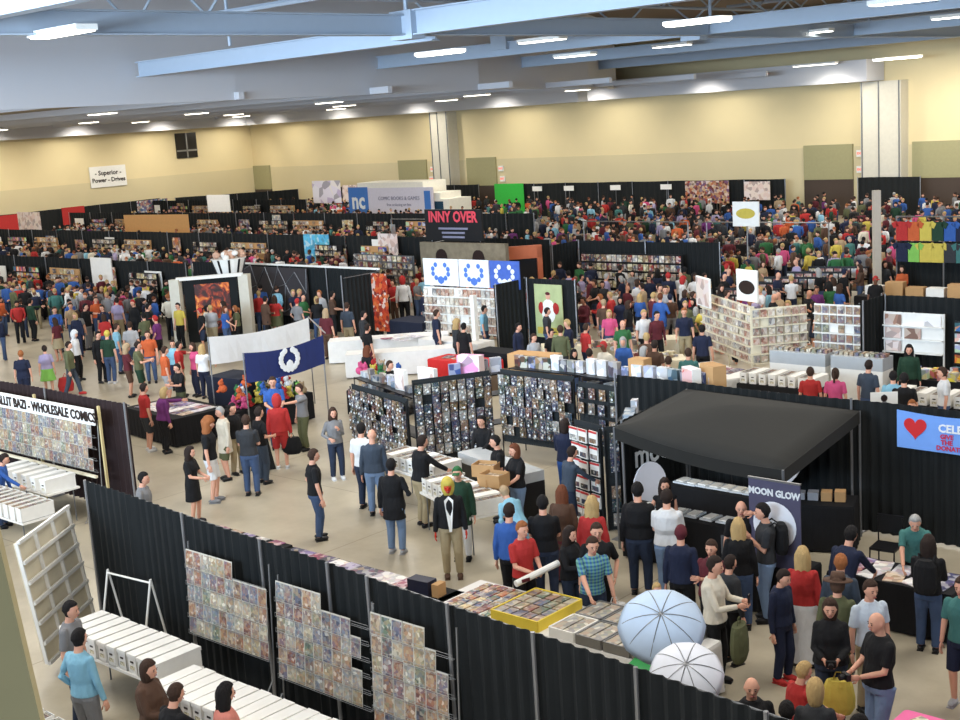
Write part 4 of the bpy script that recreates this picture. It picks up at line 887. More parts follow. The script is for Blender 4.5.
o=thing('graphic_panel','tall orange and red graphic panel at the end of the long curtain','panel',(-34.2,32.0,.3));link('panel',MB().box((0,0,1.1),(.9,.05,2.1),art('orange_graphic','object',[(205,90,50),(180,60,40),(220,130,70),(120,50,40)],scale=8,mixw=.6)).mesh('p'),o)
m=MB().box((-42.6,27.0,1.2),(.35,.35,2.4),COLM);o=thing('booth_column','pale square column at the left of the fire artwork','column',(-41.2,28.2,0),.5);link('shaft',MB().box((0,0,1.25),(.4,.3,2.5),COLM).mesh('s'),o)
o=thing('booth_column','pale square column at the right of the fire artwork','column',(-39.6,30.2,0),.5);link('shaft',MB().box((0,0,1.25),(.4,.3,2.5),COLM).mesh('s'),o)
FIRE,nt_,b_=nodemat('fire_artwork',.5);tc_=nt_.nodes.new('ShaderNodeTexCoord');n_=nt_.nodes.new('ShaderNodeTexNoise');n_.inputs['Scale'].default_value=2.6;n_.inputs['Detail'].default_value=6;n_.inputs['Distortion'].default_value=1.2
nt_.links.new(tc_.outputs['Object'],n_.inputs['Vector']);r_=ramp(nt_,[(20,14,16),(44,20,18),(70,26,20),(150,50,26),(215,110,40),(240,180,90)],'LINEAR')
for e_,p_ in zip(r_.color_ramp.elements,(0,.36,.46,.54,.62,.75)): e_.position=p_
nt_.links.new(n_.outputs['Fac'],r_.inputs[0]);nt_.links.new(r_.outputs[0],b_.inputs['Base Color'])
o=thing('artwork_backdrop','black backdrop with fiery orange artwork between pale columns','backdrop',(-40.4,29.2,0),.9);o.scale=(.86,1,1);link('panel',MB().box((0,0,1.25),(2.3,.06,2.4),BLK).mesh('p'),o);link('artwork',MB().box((.05,-.04,1.3),(1.5,.02,1.9),FIRE).mesh('a'),o);link('header_beam',MB().box((0,0,2.5),(2.9,.25,.12),WHITE).mesh('h'),o)
o=thing('giant_popcorn_tub','oversized white popcorn tub with black stripes above the fire artwork','tub',(-40.6,30.3,2.45));m=MB();m.tube([(0,0,0),(0,0,.62)],[.48,.68],WHITE,20);link('tub',m.mesh('t'),o);m=MB()
for k in range(10):
    a=2*PI*k/10;m.box((.585*math.cos(a),.585*math.sin(a),.31),(.03,.08,.6),BLACKP,M=Matrix.Rotation(a,3,'Z')@Matrix.Rotation(.31,3,'Y'))
link('stripe',m.mesh('s'),o);m=MB();rr=random.Random(3)
for k in range(30): m.ell((rr.uniform(-.5,.5)*.9,rr.uniform(-.5,.5)*.9,.66+rr.uniform(0,.16)),(.13,.13,.11),pc('peach') if k%3 else WHITE,7,5)
link('popcorn',m.mesh('p'),o);link('stand',MB().box((0,0,-1.23),(.5,.5,2.44),BLACKP).mesh('st'),o)
# ---- truck with the nc banner
obst(-67.5,67.3,11,3);obst(-35,38.6,5,2.8);obst(-40.4,29.2,3.2,.8,.9);obst(-40.6,30.3,1.2,1.2);obst(-33.3,38.8,3,1.5,.8);obst(-22.9,27.2,4.4,1.6,.7);obst(-15.6,30.3,3.2,.7)
o=thing('box_truck','white box truck with a cab, parked at the far side of the hall','truck',(-72.0,67.3,0));TW=mat('truck_white',(232,228,214),.5)
link('cargo_body',MB().box((3.4,0,2.1),(6.8,2.4,2.7),TW).mesh('c'),o);link('cab',MB().box((8.1,0,1.35),(2.2,2.3,1.7),TW).box((7.6,0,2.35),(1.4,2.2,.6),TW).mesh('c'),o)
link('windscreen',MB().box((8.0,-1.17,1.75),(1.3,.05,.6),mat('cab_glass',(40,70,90),.2)).mesh('w'),o)
for x in(1.2,2.4,8.3):
    for y in(-1.1,1.1): link('wheel',MB().tube([(x,y-.12,.42),(x,y+.12,.42)],.42,BLACKP,14).mesh('w'),o)
o=thing('truck_banner','blue and white nc banner covering the side of the truck','banner',(-72.8,65.9,.0));link('banner_cloth',MB().box((4.4,0,2.15),(8.8,.04,1.85),mat('banner_lavender',(212,208,220),.6)).mesh('b'),o)
link('blue_block',MB().box((1.05,-.03,2.1),(2.1,.02,2.1),mat('nc_blue',(66,118,190),.5)).mesh('b'),o);text(o,'banner_text','nc',1.7,LET,frame(Vector((1.05,-.06,2.1)),-PI/2),bold=.05,sx=.9)
GT=mat('grey_text',(120,120,140),.6);text(o,'banner_text','COMIC BOOKS & GAMES',.38,GT,frame(Vector((5.3,-.04,2.3)),-PI/2));text(o,'banner_text','free ordering on line',.3,GT,frame(Vector((5.3,-.04,1.85)),-PI/2))
o=thing('roller_panel','narrow blue and grey panel beside the truck cab','panel',(-64.4,65.6,0));link('panel',MB().box((0,0,1.9),(1.2,.06,2.4),mat('banner_lavender',(212,208,220),.6)).box((.1,-.04,2.2),(.6,.02,1.3),mat('nc_blue',(66,118,190),.5)).mesh('p'),o)
# ---- haunted booth with drip lettering
o=thing('stone_booth','stone-patterned booth facade under the red lettered black sign','booth',(-37.4,37.6,0));ST=mat('stone_print',(120,110,92),.8,noise=.45,nscale=4)
link('facade',MB().box((2.3,0,1.45),(4.6,.2,2.9),ST).mesh('f'),o);m=MB()
for x in(1.2,3.2): m.box((x,-.12,1.6),(.6,.05,1.5),DARK);m.tube([(x,-.10,2.35),(x,-.14,2.35)],.3,DARK,14)
link('window_arch',m.mesh('w'),o);link('side_wall',MB().box((-.05,1.2,1.4),(.15,2.4,2.8),BLACKP).mesh('s'),o)
o=thing('booth_sign','black booth sign with dripping red lettering and three grey lines','sign',(-37.3,37.9,2.95));link('panel',MB().box((1.5,0,.62),(3.1,.1,1.25),BLACKP).mesh('p'),o);text(o,'sign_text','INNY OVER',.6,mat('drip_red',(206,70,84),.5),frame(Vector((1.5,-.07,.93)),-PI/2),bold=.02,sx=.85)
for i,w in enumerate((1.6,1.25,1.2)): link('text_line',MB().box((1.5,-.06,.48-.17*i),(w,.02,.08),GT).mesh('l'),o)
o=thing('orange_frame_booth','orange-brown framed booth wall right of the stone facade','booth',(-33.9,38.2,0),.8);link('frame',MB().box((0,0,1.3),(.2,.3,2.6),mat('orange_wood',(170,92,60),.6)).box((1.7,0,1.3),(.2,.3,2.6),mat('orange_wood',(170,92,60),.6)).box((.85,0,2.4),(1.9,.3,.5),mat('orange_wood',(170,92,60),.6)).mesh('f'),o);link('dark_panel',MB().box((.85,.1,1.1),(1.5,.05,2.1),BLACKP).mesh('d'),o)
rack_wall((-41.8,37.8),(-38.0,37.6),.6,2.3,6,'grey wall of small hanging goods left of the stone facade',base=GREYM,pw=.3,cov=MERCH)
# ---- black booth walls, far left rows
def bsign(x,y,z,w,h,m_,label,rz=0):
    o=thing('poster',label,'poster',(x,y,z),rz);link('print',MB().box((0,0,h/2),(w,.04,h),m_).mesh('p'),o)
    link('stand',MB().box((0,.05,-z/2),(.04,.03,z),GREYM).mesh('s'),o) if z>.3 else None
POSTA=art('poster_art','object',PRINT+[(230,230,225)],scale=6,mixw=.6)
rows=[(32.5,-64,-46.5,'first'),(43.0,-84,-35,'second'),(54.0,-92,-45,'third'),(64.5,-97,-76,'fourth')]
for y,x0,x1,nm in rows:
    x=x0;k=0
    while x<x1-1:
        x2=min(x+9,x1);k+=1;drape((x,y),(x2,y),2.42,'black curtain run, %s from left in the %s left-half booth row'%(ORD[k-1],nm),pleat=.35)
        x=x2
    n=int((x1-x0)/3.4)
    for i in range(n):
        xx=x0+1.7+3.4*i;side=-1.9
        table(xx,y+side,2.6,.8,'%s-clothed dealer table, %s from left in the %s left-half booth row'%('white' if i%3==1 else 'black',ORD[i],nm),cloth=WCLOTH if i%3==1 else SKIRT)
        scatter('small_goods','mixed goods on the %s dealer table from left, %s left-half row'%(ORD[i],nm),'goods',xx-1.2,xx+1.2,y+side-.35,y+side+.35,.755,55,(.1,.35),(.1,.3),(.04,.45),MERCH if i%4 else BRIGHT,rz=3)
        if i%2==0 or R.random()<.4: bsign(xx,y-.25,R.uniform(.9,1.3),R.uniform(.7,1.5),R.uniform(.7,1.1),POSTA if i%4 else WHITE,'%s over the %s dealer table, %s left-half row'%('printed poster' if i%4 else 'white poster',ORD[i],nm))
        if i%3!=0: rack_wall((xx-1.5,y-.5),(xx+R.uniform(.2,1.4),y-.5),.9,2.0,4,'goods rack behind the %s dealer table, %s left-half row'%(ORD[i],nm),base=(GREYM,BLACKP,CARD)[i%3],pw=.3,cov=BRIGHT if i%5==1 else MERCH,fill=.85)
bsign(-52.7,32.2,1.2,1.7,1.35,WHITE,'white square poster with a round green picture on the first row curtain');bsign(-45.5,42.7,1.1,0.6,1.2,WHITE,'narrow white poster on the second row curtain')
bsign(-49.8,42.65,.9,1.9,1.6,art('cyan_art','object',[(70,160,205),(90,180,215),(60,140,190),(90,150,130)],scale=6,mixw=.4),'bright cyan poster on the second row curtain');bsign(-44.6,42.6,.7,1.3,1.9,PALE,'pale poster at the right end of the second row curtain')
bsign(-75.5,56,2.3,2.6,1.2,WHITE,'white banner strip standing above the third booth row');bsign(-74.5,50,1.4,6.5,1.3,mat('orange_board',(222,170,110),.7),'long pale orange board at the left centre',.1);bsign(-81,44.5,1.5,2.9,1.9,PALE,'big pale board at the left in the third row')
bsign(-80.5,70.5,1.6,3.4,1.8,art('lilac_sign','object',[(225,220,235),(150,120,180),(235,235,240)],scale=1.5,mixw=.5),'white and lilac sign near the back left doors',0);bsign(-77.4,70.6,1.7,2.6,1.3,PALE,'pale sign right of the lilac sign near the back left doors')
bsign(-96.5,52,1.2,3.0,1.3,pc('red'),'red banner along the left wall',PI/2-.05);bsign(-96.5,57,1.2,2.0,1.4,pc('red'),'shorter red banner along the left wall',PI/2-.05);bsign(-96.3,64.5,1.0,3.0,1.5,POSTA,'printed panel at the end of the left wall curtain',PI/2-.05)
drape((-97.4,30),(-97.4,66),2.5,'black curtain along the left wall',pleat=.4)
drape((-97.2,67.5),(-90,75.5),2.4,'black curtain crossing the far left corner',pleat=.4)
for a,b,l in((-86.5,-76,'left of the slim column'),(-73.8,-68.6,'behind the truck cab'),(-66,-42,'right of the green screen'),(-37.0,-33.0,'in front of the wide column'),(-30.5,-12,'at the far right')):
    drape((a,75.8),(b,75.8),2.5,'black back wall curtain '+l,pleat=.4)
bsign(-65.2,75.4,.2,2.9,2.35,mat('green_screen',(54,176,66),.6),'bright green screen at the back wall')
for x,l in((-62.5,'first'),(-59.5,'second'),(-55.3,'third'),(-51,'fourth'),(-47,'fifth')): bsign(x,75.5,1.95,.9,.35,WHITE,'small white booth number sign on the back wall curtain, %s right of the green screen'%l)
bsign(-47.6,75.3,1.0,3.4,1.5,POSTA,'wide printed poster on the right part of the back wall curtain');bsign(-43.8,75.3,1.2,1.9,1.2,PALE,'pale poster on the right part of the back wall curtain')
# middle right: oval sign, flag booth, banner pole
o=thing('oval_sign','white sign with a yellow oval high over the right crowd','sign',A(746,214,3.4)-Vector((0,0,3.4)),.0)
link('panel',MB().box((0,0,3.4),(1.15,.06,.95),WHITE).mesh('p'),o);m=MB();m.rings([[Vector((.42*math.cos(2*PI*i/20),y,3.42+.2*math.sin(2*PI*i/20))) for i in range(20)] for y in(-.04,-.035)],pc('yellow'));link('yellow_oval',m.mesh('y'),o);link('pole',MB().tube([(0,.05,0),(0,.05,3.8)],.03,METAL,6).mesh('s'),o)
o=thing('banner_tower','tall pale narrow tower left of the shirt booth','tower',(-20.6,43.6,0));link('tower',MB().tube([(0,0,0),(0,0,4.3)],.17,mat('pale_cloth_tower',(188,176,160),.7),4).mesh('t'),o)
drape((-20.2,44.4),(-12,44.4),2.42,'black curtain behind the shirt booth at the upper right')
m=MB();m.tube([(-20.0,43.9,3.35),(-13,43.9,3.35)],.03,METAL,6)
for x in(-20,-18.3,-16.4,-14.5): m.tube([(x,43.9,0),(x,43.9,3.35)],.03,METAL,6)
o=m.obj('pipe_frame');o['label']='metal pipe frame carrying the shirts at the upper right';o['category']='frame'
TSH=MB();TSH.box((0,0,-.4),(.42,.05,.66),MC['cloth_red'] if 'cloth_red' in MC else pc('red'));TSH.box((.25,0,-.17),(.2,.05,.2),pc('red'),M=Matrix.Rotation(.5,3,'Y')).box((-.25,0,-.17),(.2,.05,.2),pc('red'),M=Matrix.Rotation(-.5,3,'Y'));TS=TSH.mesh('tshirt')
TSC=['red','orange','yellow','darkgreen','blue','navy','charcoal','charcoal','white','lime','teal','navy','lightblue','yellow','lavender']
for r_,z in enumerate((3.25,2.5)):
    for i,c_ in enumerate(TSC):
        c2=c_ if r_==0 else TSC[(i*4+5)%15];t=thing('tshirt','%s shirt in the %s row of the shirt booth, %s from left'%(c2,('top','second')[r_],ORD[i]),'shirt',(-19.75+.43*i,43.8,z),R.uniform(-.1,.1),'shirts on the pipe frame',TS)
        t.material_slots[0].link='OBJECT';t.material_slots[0].material=pc(c2)
table(-17.8,41.7,5,1.0,'black-clothed table of cartons in front of the shirt booth',cloth=SKIRT,h=.9)
for i in range(7): bigbox(-19.8+.72*i,41.8,.905,.6,.4,R.choice((.35,.45,.3)),R.uniform(-.1,.1),CARD if i%3 else WHITE,'carton before the shirt booth, %s from left'%ORD[i])
for i in range(6): rack_wall((-24.6+.1*i,37.6+1.5*i),(-22.4+.1*i,38.1+1.5*i),.4,1.3,2,'low dark stand of goods near the right aisle, %s going away'%ORD[i],base=BLACKP,pw=.3,cov=MERCH)
for x,y,l in((-36,49,'nearest'),(-29,49,'right nearest'),(-42,56,'middle left'),(-33,56,'middle'),(-52,62,'far left'),(-40,66,'far middle'),(-30,62,'far right'),(-50,49.5,'left nearest')):
    table(x,y,5,1,'long dealer table in the crowded back half, %s'%l,cloth=SKIRT);scatter('small_goods','mixed goods on the long dealer table in the crowded back half, %s'%l,'goods',x-2.3,x+2.3,y-.4,y+.4,.755,50,(.15,.4),(.1,.3),(.04,.4),MERCH,rz=3)
    if 'near' in l: 
        m=MB();m.tube([(x-3,y+1.5,2.4),(x+3,y+1.5,2.4)],.03,METAL,6);m.tube([(x-3,y+1.5,0),(x-3,y+1.5,2.4)],.03,METAL,6);m.tube([(x+3,y+1.5,0),(x+3,y+1.5,2.4)],.03,METAL,6);o=m.obj('pipe_frame');o['label']='bare metal pipe frame behind the long dealer table, %s'%l;o['category']='frame'
# ---------------------------------------------------------------- people
def P(*a,**k): return person(*a,**k)
def prop(name,label,cat,M,build,**k):
    o=thing(name,label,cat,(0,0,0));o.matrix_world=M;me=build();o2=link(name+'_body',me,o);return o
def bag(W,J,hand_,label,c,d=(.30,.12,.34),name='bag',drop=.0):
    h=J['wr'+hand_];M=W(h);o=thing(name,label,'bag',(0,0,0));o.matrix_world=M@Matrix.Translation((0,0,-d[2]/2-.10-drop))@Matrix.Identity(4)
    m=MB();m.rings([[Vector((d[1]/2*k*math.cos(2*PI*i/12),d[0]/2*k*math.sin(2*PI*i/12),z)) for i in range(12)] for z,k in((-d[2]/2,.8),(-d[2]*.3,1.08),(0,1.1),(d[2]*.35,.95),(d[2]/2,.8))],c);bb=link('bag_body',m.mesh('b'),o)
    link('handle',MB().tube([(0,-.07,d[2]/2-.02),(0,-.03,d[2]/2+.10),(0,.03,d[2]/2+.10),(0,.07,d[2]/2-.02)],.008,c,5).mesh('h'),bb);return o
def backpack(W,J,label,c,scale=1):
    o=thing('backpack',label,'bag',(0,0,0));o.matrix_world=W((-.125,0,.70));m=MB();m.rings([[Vector((.10*k*math.cos(2*PI*i/12),.16*k*math.sin(2*PI*i/12),z)) for i in range(12)] for z,k in((-.24,.8),(-.15,1.05),(0,1.05),(.15,.95),(.23,.6))],c);pk=link('pack',m.mesh('p'),o)
    for s in(1,-1): link('strap',MB().tube([(.03,s*.1,.2),(.12,s*.11,.27),(.30,s*.10,.17),(.30,s*.11,0)],.014,c,5).mesh('s'),pk)
def held(W,J,name,label,cat,me,both=True,off=(0.06,0,0),M2=None):
    p=(J['wrL']+J['wrR'])/2 if both else J['wrR'];o=thing(name,label,cat,(0,0,0));o.matrix_world=W(p+Vector(off))@(M2 or Matrix.Identity(4));link(name+'_body',me,o);return o
LONG='long'
# lower left dealers' area
P(67,602,1.80,60,'grey','short',LONG,'darkjeans','short','blackhair','bearded man in a grey t-shirt standing beside the white box table')
P(76,631,1.78,130,'lightblue','long','shorts','grey','short','blackhair','man in a pale aqua shirt and grey shorts standing behind the bearded man',arms='hip',fat=1.08)
P(145,661,1.66,55,'brown','jacket',LONG,'darkjeans','bob','brownhair','woman in a brown cardigan clasping her hands at the comic boxes',arms='front',fem=1,fat=1.12)
P(174,685,1.68,120,'black','short',LONG,'black','short','brownhair','person in a black shirt bending beside the woman in the brown cardigan',arms='reach',fat=1.1,lean=.2)
P(222,685,1.65,105,'coral','short',LONG,'jeans','long','blackhair','woman with long black hair and a coral top at the bottom edge',fem=1)
P(4,456,1.62,70,'blue','long',LONG,'jeans','short','darkbrown','person in a blue top at the left edge near the wholesale rack',arms='reach',lean=.3)
P(120,468,1.55,15,'black','long',LONG,'black','long','auburn','red-haired woman in black seated against the left curtain',fem=1,pose='sit',arms='lap',at=(-21.3,12.9,0))
P(141,469,1.72,70,'grey','short',LONG,'jeans','short','blackhair','man in a grey t-shirt whose head shows over the curtain at the left',at=(-20.6,12.9,0))
# left aisle
P(163,388,1.68,110,'purple','jacket',LONG,'black','bob','blond','woman in a purple jacket leaning over the comic table',arms='point',lean=.15,fem=1,fat=1.1)
P(142,384,1.76,110,'red','short','shorts','charcoal','short','darkbrown','man in a red t-shirt and dark shorts beside the purple jacket',shoe='white')
P(136,342,1.76,80,'olive','short','shorts','darkgreen','short','darkbrown','man in a green t-shirt and dark shorts in the left aisle',arms='hold')
P(163,347,1.76,100,'orange','short','shorts','lightgrey','short','brownhair','man in an orange t-shirt and pale shorts in the left aisle')
P(178,366,1.64,-60,'black','short','shorts','olive','short','darkbrown','boy in a black t-shirt with a white print at the comic table',arms='hold')
P(177,342,1.72,90,'red','short','shorts','khaki','short','blackhair','person in a bright red top reaching out behind the orange t-shirt',arms='point')
P(201,345,1.66,150,'white','short',LONG,'navy','long','blond','blond woman in a white t-shirt by the dark draped cube',fem=1,arms='reach')
P(193,343,1.66,-60,'pink','short',LONG,'navy','bob','brownhair','woman in a magenta top behind the blond woman in white',fem=1)
P(172,340,1.6,0,'lightblue','short',LONG,'navy','short','darkbrown','child-sized visitor in a pale blue t-shirt in the left aisle')
P(67,342,1.74,75,'olive','jacket',LONG,'slate','short','darkbrown','man in an olive jacket striding near a red bag in the left aisle',pose='walk',shoe='red')
P(44,346,1.6,180,'lavender','short','skirt','lime','short','darkbrown','person in a lavender top with a lime skirt seen from behind at the left',fem=1,fat=1.1)
P(20,351,1.66,170,'navy','short',LONG,'navy','short','ginger','ginger-haired person in a navy top at the left edge aisle',fat=1.2)
P(106,331,1.76,150,'darkgreen','short',LONG,'jeans','cap','yellow','man in a dark green jersey and blue jeans in the left aisle',shoe='white')
P(73,331,1.7,60,'white','long',LONG,'black','hood','white','person with a white head cloth and black trousers in the left aisle')
P(54,307,1.76,10,'blue','jacket',LONG,'darkjeans','short','brownhair','man in a blue jacket at the left, facing the balcony',arms='front')
P(13,283,1.72,180,'lightblue','short','shorts','white','short','blond','person in an aqua t-shirt and white shorts near the left edge')
P(29,299,1.74,120,'darkgreen','jacket',LONG,'black','short','blackhair','person in a dark green jacket near the left edge',arms='point')
P(50,284,1.74,40,'blue','short',LONG,'jeans','short','brownhair','man in a bright blue shirt behind the blue jacket');P(62,288,1.76,120,'black','short',LONG,'black','short','blackhair','man in black right of the bright blue shirt',fat=1.15)
P(70,303,1.72,0,'tan','short',LONG,'jeans','short','brownhair','person in a tan shirt beside the blue jacket');P(75,313,1.66,-30,'navy','jacket',LONG,'navy','bob','blond','person in navy with a yellow lanyard in the left crowd',fem=1)
P(84,304,1.78,60,'black','short',LONG,'grey','short','blackhair','big man in a black t-shirt with bare arms in the left crowd',arms='point',fat=1.15);P(95,297,1.72,20,'orange','short',LONG,'jeans','short','brownhair','person in an orange t-shirt in the left crowd')
P(102,305,1.7,-30,'navy','short',LONG,'black','short','brownhair','person in a dark navy shirt in the left crowd');P(116,298,1.76,150,'lavender','short',LONG,'khaki','short','darkbrown','man in a mauve shirt in the left crowd',fat=1.1)
P(115,324,1.72,100,'lightblue','short',LONG,'jeans','short','brownhair','person in a light blue top in front of the mauve shirt');P(133,300,1.74,-40,'black','jacket',LONG,'black','beanie','red','person in a black coat and a red beret')
P(129,322,1.78,170,'lightgrey','short',LONG,'jeans','short','brownhair','man in a pale grey t-shirt seen from behind in the left crowd',fat=1.1);P(147,304,1.8,90,'black','short',LONG,'black','short','blackhair','large man in a black t-shirt near the popcorn booth',fat=1.2)
P(147,331,1.72,0,'orange','short',LONG,'jeans','short','brownhair','person in a vivid orange top in front of the black t-shirts');P(178,303,1.72,-40,'yellow','short',LONG,'black','short','darkbrown','person in a yellow and black striped top by the brown table')
P(97,332,1.72,40,'black','jacket',LONG,'black','short','blackhair','person in black beside the dark green jersey');P(125,345,1.66,90,'maroon','short','shorts','brown','curly','tan','costumed visitor with a pale head-dress in the left aisle',arms='carry')
# centre left aisle
P(206,418,1.88,75,'black','short','shorts','white','curly','ginger','tall visitor with curly ginger hair, black t-shirt and white shorts',shoe='grey')
P(188,447,1.62,60,'black','dress','none','black','long','darkbrown','girl in a short black dress beside the white shorts',fem=1,arms='front')
P(221,407,1.72,-70,'cream','coat','shorts','olive','short','greyhair','older visitor in a long cream shirt behind the curly-haired one')
P(231,405,1.70,40,'black','jacket',LONG,'khaki','short','blackhair','person in black with a shoulder bag near the plush booth')
P(245,416,1.80,165,'charcoal','short',LONG,'jeans','short','brownhair','man in a charcoal t-shirt and jeans seen from behind in the left centre',fat=1.08,arms='front')
P(257,408,1.76,120,'black','short',LONG,'slate','short','darkbrown','man in a black t-shirt right of the charcoal t-shirt',arms='bag')
o,J,W,a=P(276,396,1.76,175,'red','jacket','shorts','red','hood','red','person in a bright red hooded jacket seen from behind',shoe='white')
m=MB();m.rings([[Vector((x,y+s*.03*math.sin(k),z)) for k,(x,y) in enumerate([(.05*math.cos(2*PI*i/12),w*math.sin(2*PI*i/12)) for i in range(12)])] for z,w,s in((0,.30,1),(.35,.24,1),(.75,.16,0))],pc('black'))
q=thing('folded_cape','long black cape carried by the person in the red hooded jacket','cape',(0,0,0));q.matrix_world=W((-.03,.25,.0))@Matrix.Translation((0,0,.02));link('cape_cloth',m.mesh('c'),q)
bag(W,J,'R','black shoulder bag beside the red hooded jacket',pc('black'),(.42,.2,.4));
P(272,377,1.84,0,'blue','short',LONG,'jeans','short','brownhair','tall man in a bright blue t-shirt behind the red hood',arms='front',fat=1.15)
P(300,384,1.68,-60,'grey','short',LONG,'olive','short','brownhair','vendor in a grey top among the plush toys',arms='point')
P(332,408,1.66,15,'grey','long',LONG,'darkjeans','long','brownhair','young woman in a grey and red top walking with a phone',fem=1,arms='chest',shoe='white')
P(311,450,1.80,100,'black','short',LONG,'jeans','short','brownhair','man in a black t-shirt and jeans standing alone in the aisle',arms='hip')
P(360,424,1.82,150,'white','short',LONG,'darkjeans','short','blackhair','man in a long white t-shirt and dark jeans at the toy booth',fat=1.12)
P(371,430,1.80,172,'slate','jacket',LONG,'lightjeans','bald','black','bald man in a grey hooded jacket and light jeans at the toy booth',fat=1.08)
P(390,460,1.80,160,'black','coat',LONG,'lightjeans','short','blackhair','man in a loose black jacket and pale jeans in the centre aisle',arms='bag',shoe='lightgrey',fat=1.1)
P(421,436,1.82,120,'black','jacket',LONG,'khaki','short','darkbrown','man in a black fleece and khaki trousers reaching over the comic boxes',arms='reach',fat=1.1,lean=.12)
P(441,431,1.66,-30,'black','long',LONG,'black','short','blackhair','vendor in black sitting behind the comic boxes of the toy booth',arms='lap',at=(-18.0,19.5,0))
def lapel(J,hc,HR): 
    m=MB();m.add([J['T'](p) for p in((.098,-.012,.49),(.098,.012,.49),(.085,.045,.80),(.06,0,.835),(.085,-.045,.80))],[(0,1,2,3,4)],WHITE);return('shirt_front',m.mesh('s'))
P(447,479,1.78,0,'black','jacket',LONG,'khaki','hood','yellow','masked person in a black blazer and khaki trousers with a yellow and red headpiece',extra=(lapel,),skin=mat('red_mask',(200,50,30),.6),shoe='brown')
P(457,464,1.74,-10,'darkgreen','coat',LONG,'white','cap','green','person in a green costume with a green cap and white leggings',shoe='black')
P(496,428,1.74,-80,'black','short',LONG,'black','short','blackhair','vendor in a black t-shirt inside the toy booth')
o,J,W,a=P(515,434,1.70,-60,'black','short',LONG,'lightjeans','bob','auburn','woman in a black t-shirt carrying cardboard cartons by the toy booth',fem=1,arms='carry',fat=1.1)
def openbox():
    m=MB();w,d,h,t=.46,.34,.24,.01
    m.box((0,0,t/2),(w,d,t),CARD)
    for c,dd in(((-w/2,0,h/2),(t,d,h)),((w/2,0,h/2),(t,d,h)),((0,-d/2,h/2),(w,t,h)),((0,d/2,h/2),(w,t,h))): m.box(c,dd,CARD)
    m.box((0,0,.12),(w-.04,d-.04,.12),MERCH);return m.mesh('open_carton')
ob=openbox()
held(W,J,'carton','open cardboard carton held by the woman in the black t-shirt','box',ob,off=(.10,0,-.03))
for i,(x,y,z,r) in enumerate(((-16.35,17.75,1.03,.3),(-15.75,17.3,1.03,.1))):
    q=thing('carton','open cardboard carton of goods resting on the white boxes, %s one'%('left','right')[i],'box',(x,y,z),r);link('carton_body',ob,q)
P(503,487,1.62,-150,'lightblue','coat',LONG,'lightblue','short','tan','person in pale blue stooping behind the cartons',lean=.7,arms='reach')
P(564,420,1.74,165,'navy','jacket',LONG,'blue','bob','darkbrown','person in a navy jacket browsing the toy shelves, seen from behind',arms='front')
P(571,447,1.70,120,'slate','long',LONG,'darkjeans','short','darkbrown','person in a slate top bending to the lower toy shelves',arms='reach',lean=.15)
# centre crowd
P(508,505,1.80,160,'blue','jacket',LONG,'black','short','darkbrown','man in a bright blue jacket seen from behind in the centre')
o,J,W,a=P(521,533,1.78,35,'red','short',LONG,'black','short','ginger','man in a red t-shirt holding a rolled poster at the card table',arms='front')
held(W,J,'poster_tube','white rolled poster held by the man in the red t-shirt','poster',MB().tube([(0,.35,.06),(0,-.45,-.06)],.05,WHITE,10).box((0.05,-.3,-.03),(.02,.14,.05),pc('maroon')).mesh('tube'),off=(.05,0,0))
P(542,497,1.84,175,'black','short',LONG,'darkjeans','short','blackhair','broad man in a black t-shirt seen from behind in the centre',fat=1.15,arms='front')
P(561,487,1.68,165,'brown','coat','longskirt','maroon','long','auburn','woman with long auburn hair and a rust brown coat from behind',fem=1,fat=1.1)
P(591,499,1.70,170,'red','jacket',LONG,'navy','curly','blond','curly blond woman with a red jacket from behind',fem=1,fat=1.05)
P(568,527,1.66,50,'black','jacket',LONG,'darkjeans','long','darkbrown','woman with long dark hair in black looking at her phone',fem=1,arms='hold')
P(596,523,1.80,5,'black','short',LONG,'black','short','brownhair','man in a black t-shirt behind the plaid shirt',arms='hip')
o,J,W,a=P(592,543,1.80,15,'plaid','short',LONG,'darkjeans','short','brownhair','man in a blue and green plaid shirt reaching down to the comic bins',arms='reach',lean=.12)
bag(W,J,'L','white and lime tote bag on the arm of the plaid shirt wearer',pc('white'),(.40,.2,.42))
P(656,583,1.25,20,'lightgrey','short',LONG,'navy','short','blond','blond child standing behind the photo umbrella')
P(637,484,1.88,175,'black','jacket',LONG,'darkjeans','short','blackhair','large man in a black jacket standing at the canopy booth',fat=1.25)
P(666,491,1.84,172,'white','short',LONG,'lightjeans','short','darkbrown','big man in a white t-shirt at the canopy booth',fat=1.25,arms='front')
P(680,527,1.74,165,'navy','jacket',LONG,'black','beanie','maroon','person in a navy jacket and maroon beanie from behind')
P(664,474,1.66,5,'black','none',LONG,'black','long','darkbrown','dark-haired woman in front of the tall moon backdrop',fem=1,arms='chest')
P(741,502,1.74,0,'black','short',LONG,'black','bald','black','bald vendor raising a hand left of the banner stand',arms='up')
P(738,520,1.72,178,'black','long',LONG,'jeans','long','blond','woman with long blond hair and a black top in front of the banner stand',fem=1,fat=1.1)
o,J,W,a=P(765,504,1.86,-80,'charcoal','short',LONG,'lightjeans','short','blackhair','man in a charcoal polo and light jeans before the moon banner',arms='chest')
backpack(W,J,'black backpack worn by the man before the moon banner',pc('black'))
P(712,540,1.70,-20,'maroon','short',LONG,'black','short','brownhair','person in dark red with sunglasses left of the blond woman',fat=1.2,arms='cross')
o,J,W,a=P(712,564,1.84,70,'cream','long',LONG,'black','short','darkbrown','man in a cream long-sleeved shirt with glasses looking at a phone',arms='hold',fat=1.08)
